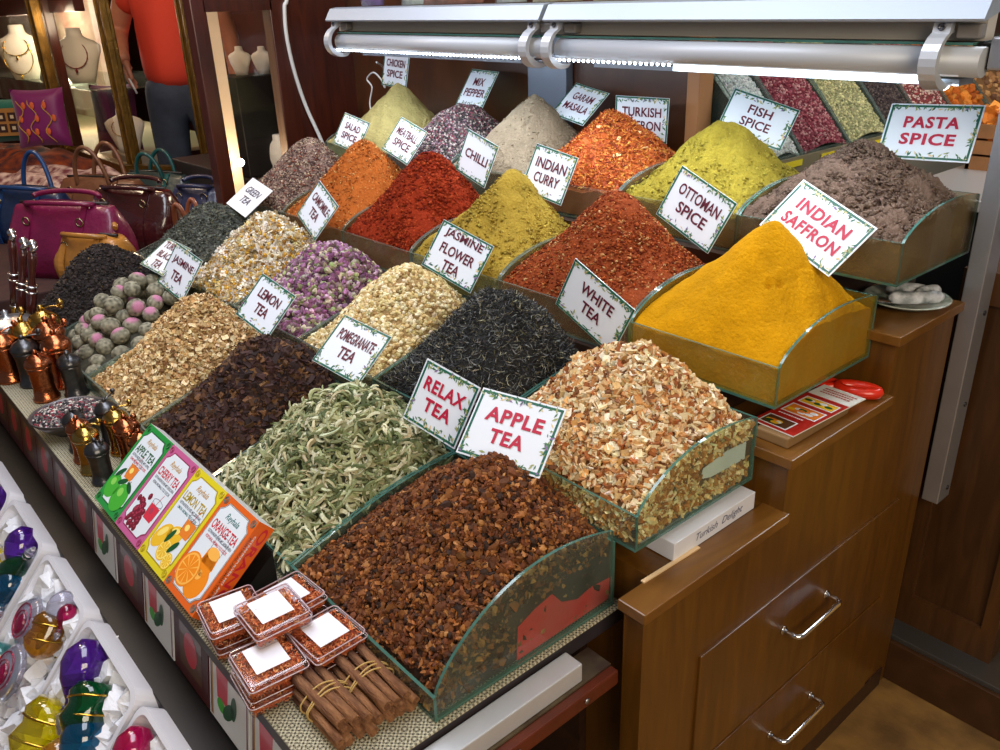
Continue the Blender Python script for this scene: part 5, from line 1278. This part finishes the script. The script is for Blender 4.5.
# ------------------------------------------------------------------ bag counter at the left, showcase, man
o = MB().rbox(-6.6, -3.17, .2, 1.50, 0, .74, .006).build('bag_counter', mat('counter_cloth', (66, 38, 34), .8, var=.3)); tag(o, 'low dark counter carrying the leather bags', 'counter')
LEA = {}
def leather(n, rgb, rough=.38, coat=.3, var=.35):
    return mat('leather_' + n, rgb, rough, coat=coat, var=var, vscale=8, bump=.25, bscale=50)
STRAPR = mat('bag_ring', (150, 140, 110), .25, 1.0)
def bag(x, y, z, rz, w, d, h, lm, dm, label, up=True, hh=.14, top=.30, s=1.0):
    t = thing('leather_bag', label, 'bag', (x, y, z), (0, 0, rz), 'leather bags on the left counter')
    b = MB(); rings = []
    n = 30
    for q in range(11):
        v = q / 10; dd = d / 2 * (1 - (1 - top) * v ** 2.2) * (.90 + .1 * math.sin(PI * min(1, v * 1.3))) ; ww = w / 2 * (.94 + .08 * math.sin(PI * v * .8) - .12 * v ** 3)
        ring = []
        for i in range(n):
            a = 2 * PI * i / n; ca, sa = math.cos(a), math.sin(a); e = .55
            ring.append((ww * math.copysign(abs(ca) ** e, ca), dd * math.copysign(abs(sa) ** e, sa) * (1 + .04 * math.sin(5 * a + v * 4)), h * v + .008 * math.sin(ca * 3 + v * 2) * v))
        rings.append(ring)
    b.ring_loft(rings); b.build('body', lm, t)
    for sx in (-.24, .24):      # strap bands over front and back
        m = MB(); xx = sx * w; pf = []
        for q in range(11):
            v = q / 10; dd = d / 2 * (1 - (1 - top) * v ** 2.2) * (.90 + .1 * math.sin(PI * min(1, v * 1.3))); pf.append((dd * 1.045 + .003, h * v))
        left = [(xx - .012, -y_, z_) for y_, z_ in pf] + [(xx - .012, y_, z_ + .004) for y_, z_ in pf[::-1]]
        rings = [[(px, py, pz), (px + .024, py, pz), (px + .024, py * .96, pz - .002), (px, py * .96, pz - .002)] for px, py, pz in left]
        m.ring_loft(rings, smooth=False); m.build('strap', dm, t)
    m = MB(); m.tube([(-w * .40, 0, h * 1.01), (0, 0, h * 1.015), (w * .40, 0, h * 1.01)], .006, 8); m.build('zip', mat('zip_dark', (50, 44, 42), .4, .3), t)
    for sy in (-1, 1):
        dy = d / 2 * top + .012; m = MB()
        if up is True or (up == 'one' and sy > 0): pts = [(w * .19 * math.cos(a), sy * (dy + .015 * math.sin(a)), h * .82 + (hh + .05) * math.sin(a)) for a in np.linspace(0, PI, 20)]
        else: pts = [(w * .30 * math.cos(a), sy * (dy * .4) + (-.055 if sy < 0 else .03) * math.sin(a), h * 1.0 + .016 * math.sin(a) + .010 * (sy + 1)) for a in np.linspace(0, PI, 20)]
        m.tube(pts, .0095, 10); hd = m.build('handle', dm, t)
        g = MB()
        for sx in (-1, 1): g = MB(); g.torus((sx * w * .24, sy * (d / 2 * .62), h * .80), .014, .003, 'y', 14, 6); g.build('ring', STRAPR, hd)
    return t
mag = leather('magenta', (124, 20, 68)); bag(-3.35, .770, .7405, .62, .47, .25, .255, mag, mag, 'bright magenta leather bag with flopped handles, nearest the black tea', False, top=.26)
bl = leather('blue', (26, 46, 84)); bag(-4.02, .80, .7405, .5, .42, .24, .22, bl, leather('blue_handle', (26, 66, 120)), 'blue leather bag with a tall upright handle at the left picture edge', 'one', .13)
br = leather('tan_brown', (120, 76, 50)); bag(-4.02, 1.10, .7405, .55, .46, .26, .22, br, br, 'mid brown leather bag with high looped handles behind the magenta bag', True, .13)
ma = leather('maroon', (62, 22, 24), .2, .8); bag(-3.56, 1.085, .7405, .55, .40, .24, .235, ma, ma, 'glossy dark maroon leather bag with folded handles behind the grey-green tea', False)
tn = leather('tan', (190, 128, 52)); bag(-3.20 + .0, .80, .7405, .5, .30, .20, .16, tn, tn, 'small tan leather bag with loose handles in front of the maroon bag', False, top=.5)
tg = leather('dark_teal', (42, 62, 62)); bag(-4.25, 1.42, .7405, .5, .40, .20, .17, tg, leather('teal_handle', (20, 84, 84)), 'dark teal patterned bag with upright handle by the gilt frames', True, .08)
nv = leather('navy', (44, 50, 84)); bag(-3.72, 1.41, .7405, .6, .26, .18, .17, nv, nv, 'navy blue bag beside the dark wood stile', False)
og = leather('orange_brown', (150, 84, 54)); bag(-3.28, 1.18, .7405, .5, .16, .12, .11, og, og, 'small orange-brown bag with round handle tucked right of the maroon bag', True, .06)

def pillow(x, y, z, rx, rz, w, h, m, label, mats2=None, art=None):
    t = thing('cushion', label, 'cushion', (x, y, z), (rx, 0, rz), 'cushions by the showcase')
    b = MB(); n = 14
    for sgn in (1, -1):
        V = []; F = []
        for i in range(n + 1):
            for j in range(n + 1):
                u, v = 2 * i / n - 1, 2 * j / n - 1; k = (1 - u ** 4) * (1 - v ** 4)
                px, pz = u * w / 2 * (1 - .07 * (1 - v * v) * 1), v * h / 2 * (1 - .07 * (1 - u * u)) + h / 2
                V.append((px, -sgn * .055 * k ** .6, pz))
        for i in range(n):
            for j in range(n): a = i * (n + 1) + j; F.append((a, a + n + 1, a + n + 2, a + 1))
        b.add(V, F, 0, None, True)
    b.build('cover', m, t)
    if art:
        p = MB(); art(p); p.build('embroidery', mats2, t, fix=False)
EMB = [mat('thread_orange', (206, 96, 50), .7), mat('thread_gold', (190, 150, 60), .7), mat('patch_tan', (170, 120, 60), .7), mat('patch_dark', (60, 34, 30), .7), mat('patch_cream', (214, 200, 170), .7)]
def tulips(p):
    def dep(u, v): return -.057 * max(0.05, (1 - u ** 4) * (1 - v ** 4)) ** .6 - .004
    for i, x0 in enumerate((-.09, -.02, .06)):
        pts = [];
        for q in range(14):
            v = -.85 + q * .125; x = x0 + .022 * math.sin(q * .8 + i); pts.append((x, dep(x / .15, v), (v + 1) * .145 + .004))
        p.tube(pts, .003, 5, 1)
        for q in (3, 7, 11):
            c = pts[q]; p.ball((c[0] + .014, c[1] - .001, c[2] + .008), (.013, .003, .020), 0, n=8, k=6)
def patch(p):
    p.box(-.08, .08, -.062, -.058, .04, .20, 2)
    for i in range(2):
        for j in range(2):
            p.box(-.06 + i * .065, -.01 + i * .065, -.064, -.0625, .06 + j * .065, .11 + j * .065, 3); p.box(-.045 + i * .065, -.025 + i * .065, -.0655, -.0643, .075 + j * .065, .095 + j * .065, 4)
pillow(-5.56, 1.262, .93, -.12, .95, .30, .33, mat('purple_silk', (116, 18, 96), .45, sheen=.4), 'purple cushion embroidered with orange tulips against the gilt frame', EMB, tulips)
pillow(-5.98, 1.20, .93, -.1, .9, .28, .26, mat('teal_velvet', (14, 104, 90), .6, sheen=.4), 'teal cushion with a tan patchwork square at the left edge', EMB, patch)
pillow(-5.80, 1.75, .816, -.1, .8, .30, .42, mat('plum_reflection', (70, 14, 62), .5, sheen=.3), 'dark plum cushion standing in for a reflection of the purple one in showcase glass')  # added cushion, darker, in place of a reflection in the glass
def cloth_pile(x, y, z, w, d, h, m, label, rz):
    n = 24; V = []; F = []
    for i in range(n + 1):
        for j in range(n + 1):
            u, v = 2 * i / n - 1, 2 * j / n - 1; k = max(0, (1 - u ** 4)) * max(0, (1 - v ** 4))
            V.append((u * w / 2, v * d / 2, h * k ** .4 * (.75 + .3 * mnoise.noise(Vector((u * 2.4, v * 2.4, x)))) + .002))
    for i in range(n):
        for j in range(n): a = i * (n + 1) + j; F.append((a, a + n + 1, a + n + 2, a + 1))
    b = MB(); b.add(V, F, 0, None, True); o = b.build('folded_textile', m); o.location = (x, y, z); o.rotation_euler = (0, 0, rz); tag(o, label, 'textile')
cloth_pile(-4.75, 1.06, .7405, .85, .5, .215, mat('paisley_scarf', (206, 180, 170), .8, var=.8, vscale=26, rgb2=(96, 40, 50)), 'pile of pale pink patterned scarves behind the brown bag', .5)
cloth_pile(-5.95, 1.12, .7405, 1.25, .55, .205, mat('dark_paisley', (150, 66, 22), .8, var=.8, vscale=12, rgb2=(36, 14, 34)), 'dark orange and plum patterned textile heaped left of the scarves', .3)
cloth_pile(-4.36, .98, .7405, .26, .2, .07, mat('red_cloth', (140, 30, 36), .7), 'small folded red cloth beside the brown bag', .3)

# showcase with gilt posts
GILT = mat('gilt_frame', (132, 98, 40), .35, .7, var=.4, vscale=14, bump=.3)
sc = thing('showcase', 'glass jewellery showcase with leaning gilt posts and dark red wood behind the bags', 'showcase', (-4.97, 1.50, .74))
def SB(n, x0, x1, y0, y1, z0, z1, m): return MB().rbox(x0 + 4.97, x1 + 4.97, y0 - 1.5, y1 - 1.5, z0 - .74, z1 - .74, .006).build(n, m, sc)
def gpost(x, y, w, d=.045):
    mb = MB(); X, Y = x + 4.97, y - 1.5
    mb.rbox(X - w / 2, X + w / 2, Y - d / 2, Y + d / 2, 0, 1.7, .008)
    mb.rbox(X - w / 2 - .008, X - w / 2 + .012, Y - d / 2 - .012, Y, 0, 1.7, .005); mb.rbox(X + w / 2 - .012, X + w / 2 + .008, Y - d / 2 - .012, Y, 0, 1.7, .005)
    mb.build('gilt_post', GILT, sc)
gpost(-4.95, 1.555, .085); gpost(-6.08, 1.50, .10); gpost(-4.51, 1.81, .075)
SB('bottom_rail', -7.6, -4.95, 1.48, 1.54, .80, .86, GILT)
mb = MB(); mb.box(-.28, .28, -.025, .025, .06, .12, M=T(.225, .135, 0, rz=.54)); mb.build('bottom_rail', GILT, sc)
SB('inner_stile', -6.36, -6.14, 1.56, 1.62, .8, 2.44, REDW)
SB('top_rail', -9.0, -5.62, 1.60, 1.66, 1.655, 1.76, mat('red_rail', (86, 30, 20), .4))
SB('glass_shelf', -9.6, -5.62, 1.62, 2.5, 1.205, 1.215, clear_mat('shelf_glass', (214, 230, 222), .03, 1.4, .12))
SB('floor_board', -9.6, -5.62, 1.60, 2.5, .79, .815, mat('case_floor', (196, 180, 150), .6))
SB('back_board', -11.8, -7.35, 2.30, 2.33, .8, 2.4, mat('case_back', (206, 190, 166), .7, var=.25, vscale=4, rgb2=(170, 130, 110)))
mb = MB(); mb.box(-2.6, -.05, -.003, .003, .12, 1.68); mb.build('pane', clear_mat('case_glass', (250, 246, 238), .01, 1.0), sc)
bust(-7.38, 1.66, 1.2155, 1.25, .9, 'white bust wearing a silver and gold necklace at the left edge of the showcase', [(.075, .10, .235), (.085, .19, .22)], GOLD, clab='two strand gold and silver necklace on the white bust at the left')
bust(-6.40, 1.78, 1.2155, 1.15, .9, 'white bust with a red bead necklace between the gilt posts', [(.075, .15, .235)], mat('red_bead', (130, 30, 40), .3), clab='red bead necklace on the bust between the gilt posts')
bust(-5.44, 1.69, .86, .85, .9, 'white bust low in the showcase left of the man', [(.075, .12, .235)], GOLD, clab='gold necklace on the low bust left of the man')
o = MB().rbox(-5.58, -5.24, 1.62, 1.78, 0, .8595, .005).build('bust_stand', mat('stand_grey', (150, 140, 126), .6)); tag(o, 'pale stand under the low bust between gilt post and man', 'stand')
bust(-4.60, 2.36, .80, .8, 1.1, 'white bust behind the gilt post right of the man')
o = MB().rbox(-4.75, -4.35, 2.2, 2.9, 0, .80, .005).build('inner_counter', mat('inner_counter', (70, 60, 52), .5)); tag(o, 'dark counter between the showcase and the man', 'counter')
struct(MB().box(-9.6, -4.45, 3.3, 3.35, 0, 3.0).build('wall_shop_back', mat('shop_back', (92, 44, 36), .6, var=.4, vscale=3)))

# ------------------------------------------------------------------ man in an orange-red shirt holding a cigarette
def skin_mesh(name, verts, edges, radii, material, parent, sub=2, root=0):
    me = bpy.data.meshes.new(name); me.from_pydata(verts, edges, []); me.materials.append(material)
    o = link(bpy.data.objects.new(name, me), parent)
    md = o.modifiers.new('skin', 'SKIN'); md.use_smooth_shade = True
    for i, v in enumerate(me.skin_vertices[0].data):
        r = radii[i]; v.radius = r if isinstance(r, tuple) else (r, r); v.use_root = (i == root)
    s = o.modifiers.new('sub', 'SUBSURF'); s.levels = sub; s.render_levels = sub
    return o
SKINM = mat('skin', (196, 130, 100), .5, var=.12, vscale=20); SHIRT = mat('orange_red_shirt', (206, 62, 40), .8, bump=.25, bscale=12); JEANS = mat('blue_grey_jeans', (66, 74, 88), .85, var=.35, vscale=10, bump=.2, bscale=60); HAIR = mat('dark_hair', (34, 26, 22), .6)
man = thing('person', 'man in an orange-red t-shirt and blue-grey jeans standing behind the gilt frames holding a cigarette', 'person', (-5.15, 1.985, .10), (0, 0, 1.05), scale=1.18)
# body: pelvis root, spine, neck, head stub, legs, arms (right arm hangs with the hand at the thigh)
BV = [(0, 0, .96), (0, .0, 1.12), (0, .01, 1.30), (0, .02, 1.44), (0, .01, 1.53), (0, -.01, 1.60),
      (-.10, 0, .92), (-.11, -.01, .50), (-.12, .01, .10), (-.12, -.12, .04), (.10, 0, .92), (.11, -.01, .50), (.12, .01, .10), (.12, -.12, .04),
      (-.19, .02, 1.42), (-.275, .06, 1.21), (-.232, -.15, 1.12), (-.222, -.175, 1.085), (.19, .02, 1.42), (.255, .03, 1.16), (.26, -.03, .93), (.25, -.05, .86)]
BE = [(0, 1), (1, 2), (2, 3), (3, 4), (4, 5), (0, 6), (6, 7), (7, 8), (8, 9), (0, 10), (10, 11), (11, 12), (12, 13), (3, 14), (14, 15), (15, 16), (16, 17), (3, 18), (18, 19), (19, 20), (20, 21)]
BR = [(.15, .12), (.155, .13), (.165, .12), (.13, .09), .058, .055, .085, .058, .042, .035, .085, .058, .042, .035, .062, .047, .033, .034, .062, .047, .033, .034]
body = skin_mesh('body', BV, BE, BR, SKINM, man)
for sx, tip in ((-1, (-.218, -.182, 1.065)), (1, (.25, -.055, .845))):
    vs = [(tip[0] + sx * .0, tip[1] + .005, tip[2] + .03)]; es = []; rs = [.030]
    for k, (dx, dy, l) in enumerate(((-.001, -.030, .085), (.004, -.010, .095), (.006, .010, .090), (.004, .028, .072))):
        b0 = len(vs); vs += [(tip[0] + dx, tip[1] + dy * .8, tip[2] - .02), (tip[0] + dx - sx * .006, tip[1] + dy * 1.05 - .004, tip[2] - .02 - l * .45), (tip[0] + dx - sx * .026, tip[1] + dy * 1.05 - .010, tip[2] - .02 - l * .82)]
        es += [(0, b0), (b0, b0 + 1), (b0 + 1, b0 + 2)]; rs += [.0105, .0092, .0078]
    b0 = len(vs); vs += [(tip[0] - sx * .012, tip[1] - .036, tip[2] + .01), (tip[0] - sx * .022, tip[1] - .052, tip[2] - .025), (tip[0] - sx * .026, tip[1] - .050, tip[2] - .055)]
    es += [(0, b0), (b0, b0 + 1), (b0 + 1, b0 + 2)]; rs += [.013, .0105, .009]
    skin_mesh('hand', vs, es, rs, SKINM, man, 2)
hd = MB(); rings = []
for q in range(15):
    v = q / 14; z = 1.575 + v * .235; r = math.sin(PI * (.10 + .90 * v) ** .9) if v < 1 else 0.02
    r = max(r, .03); rings.append([(.078 * r * math.cos(2 * PI * i / 20), -.012 + .098 * r * math.sin(2 * PI * i / 20) - (.012 if math.sin(2 * PI * i / 20) < -.5 and v < .35 else 0), z) for i in range(20)])
hd.ring_loft(rings); hd.ball((0, -.118, 1.678), (.014, .020, .022)); 
for sx in (-1, 1): hd.ball((sx * .078, 0, 1.685), (.012, .020, .032))
hd.build('head', SKINM, man)
fc = MB()
for sx in (-1, 1): fc.ball((sx * .032, -.092, 1.703), (.012, .010, .006), 0)
fc.ball((0, -.103, 1.632), (.024, .010, .006), 1)
for sx in (-1, 1): fc.ball((sx * .032, -.098, 1.722), (.020, .007, .004), 2)
fc.build('face', [mat('eye', (60, 44, 36), .3), mat('lips', (160, 84, 76), .5), HAIR], man)
hr = MB(); hr.ball((0, .012, 1.735), (.086, .098, .085)); hr.build('hair', HAIR, man)
shv = [(0, 0, .93), (0, -.01, 1.06), (0, .0, 1.22), (0, .015, 1.38), (0, .015, 1.475), (-.17, .02, 1.435), (-.225, .02, 1.29), (.17, .02, 1.435), (.225, .025, 1.29)]
sh = skin_mesh('shirt', shv, [(0, 1), (1, 2), (2, 3), (3, 4), (3, 5), (5, 6), (3, 7), (7, 8)], [(.185, .155), (.20, .175), (.195, .155), (.16, .115), (.075, .07), (.082, .078), (.078, .074), (.082, .078), (.078, .074)], SHIRT, man)
jnv = [(0, 0, .97), (-.10, 0, .88), (-.112, -.01, .50), (-.12, .0, .09), (.10, 0, .88), (.112, -.01, .50), (.12, .0, .09), (0, -.005, 1.06)]
skin_mesh('jeans', jnv, [(0, 1), (1, 2), (2, 3), (0, 4), (4, 5), (5, 6), (0, 7)], [(.17, .14), (.11, .115), .082, .075, (.11, .115), .082, .075, (.178, .155)], JEANS, man)
for sx in (-.12, .12):
    s = MB(); s.rbox(sx - .05, sx + .05, -.20, .085, -.0, .085, .03, seg=3); s.build('shoe', BLACK, man)
struct(MB().box(-7.4, -5.4, 1.55 + 1.0, 3.29, 0, .128).build('trim_5', DARKW)) if False else struct(MB().box(-5.58, -4.8, 1.81, 2.49, 0, .10).build('trim_5', DARKW))
cg = MB(); cg.tube([(0, 0, 0), (0, -.02, -.070)], .0048, 8); cg = cg.build('cigarette', mat('cigarette_paper', (236, 232, 224), .6))
# ------------------------------------------------------------------ cigarette in the man's hand
bpy.context.view_layer.update()
cg.matrix_world = man.matrix_world @ T(-.205, -.235, 1.02, rx=.3, ry=-.3); tag(cg, 'white cigarette held downwards in the man\'s hand', 'cigarette')

# ------------------------------------------------------------------ light
def area(name, loc, target, size, sy, power, col=(255, 255, 255)):
    l = bpy.data.lights.new(name, 'AREA'); l.shape = 'RECTANGLE'; l.size = size; l.size_y = sy; l.energy = power; l.color = lin(col)
    o = bpy.data.objects.new(name, l); COL.objects.link(o); o.location = loc
    o.rotation_euler = (Vector(target) - Vector(loc)).to_track_quat('-Z', 'Y').to_euler(); return o
def point(name, loc, power, col, r=.1):
    l = bpy.data.lights.new(name, 'POINT'); l.energy = power; l.color = lin(col); l.shadow_soft_size = r
    o = bpy.data.objects.new(name, l); COL.objects.link(o); o.location = loc; return o
area('ceiling_and_fill', (-1.5, .55, 2.75), (-1.4, .95, .9), 1.8, .9, 40, (236, 242, 255))
area('ceiling_and_fill', (-3.0, .6, 2.75), (-2.4, .9, .9), .8, .6, 18, (240, 242, 255))
area('ceiling_and_fill', (1.5, -.2, 2.3), (-.7, 1.1, .6), 1.6, 1.2, 58, (255, 238, 212))  # added camera-side fill for the right face of the cabinet, no ceiling fixture
area('lamp_canopy_light', (-1.55, 1.50, 1.45), (-1.55, 1.68, 0.9), 1.9, .03, 6.0, (226, 240, 255))
point('showcase_fill', (-6.9, 1.72, 1.63), 26, (255, 238, 216))  # added fill to brighten the showcase, source unseen
point('showcase_fill', (-8.2, 1.95, 1.62), 28, (255, 236, 216), .15)  # second added fill, lifts the cream back board
point('showcase_fill', (-7.2, 1.95, 1.12), 14, (255, 236, 216), .15)  # extra fill added below the glass shelf
point('showcase_fill', (-4.4, 1.2, 2.4), 14, (255, 206, 160))  # added warm fill near the man and gilt posts
point('showcase_fill', (-5.85, 1.62, 1.62), 7, (255, 238, 216), .1)  # added fill for the front of the bust between the posts
point('shop_fill', (-4.2, .4, 2.6), 40, (255, 224, 190), .2)  # unseen fill added over the counter to lift the dark bags
point('bulb_lamp', (-3.27, 1.40, 1.06), 1.6, (255, 230, 200), .02)
point('bin_fill', (-.4, 2.7, 2.3), 60, (235, 244, 255), .3)  # unseen fill added to brighten the sloping bins
w = bpy.data.worlds.new('world'); SC.world = w; w.use_nodes = True
w.node_tree.nodes['Background'].inputs[0].default_value = (*lin((170, 172, 186)), 1); w.node_tree.nodes['Background'].inputs[1].default_value = .28

# ------------------------------------------------------------------ camera
f_ = 832.0
def ray(u, v): return Vector(((u - 500) / f_, -(v - 375) / f_, -1)).normalized()
up = -ray(570, 2250); Xd = -ray(-280, 35); Xd = (Xd - up * Xd.dot(up)).normalized(); Yd = up.cross(Xd)
RM = Matrix((Xd, Yd, up))
cam = bpy.data.cameras.new('camera'); co = bpy.data.objects.new('camera', cam); COL.objects.link(co)
cam.sensor_width = 36; cam.lens = 36 * f_ / 1000; cam.clip_start = .02
co.matrix_world = Matrix.Translation((0, 0, 1.6)) @ RM.to_4x4()
SC.camera = co
SC.view_settings.view_transform = 'Standard'; SC.view_settings.look = 'None'; SC.view_settings.exposure = 0.0
try:
    SC.cycles.use_denoising = True; SC.cycles.max_bounces = 8; SC.cycles.transparent_max_bounces = 24; SC.cycles.sample_clamp_indirect = 4
except Exception: pass
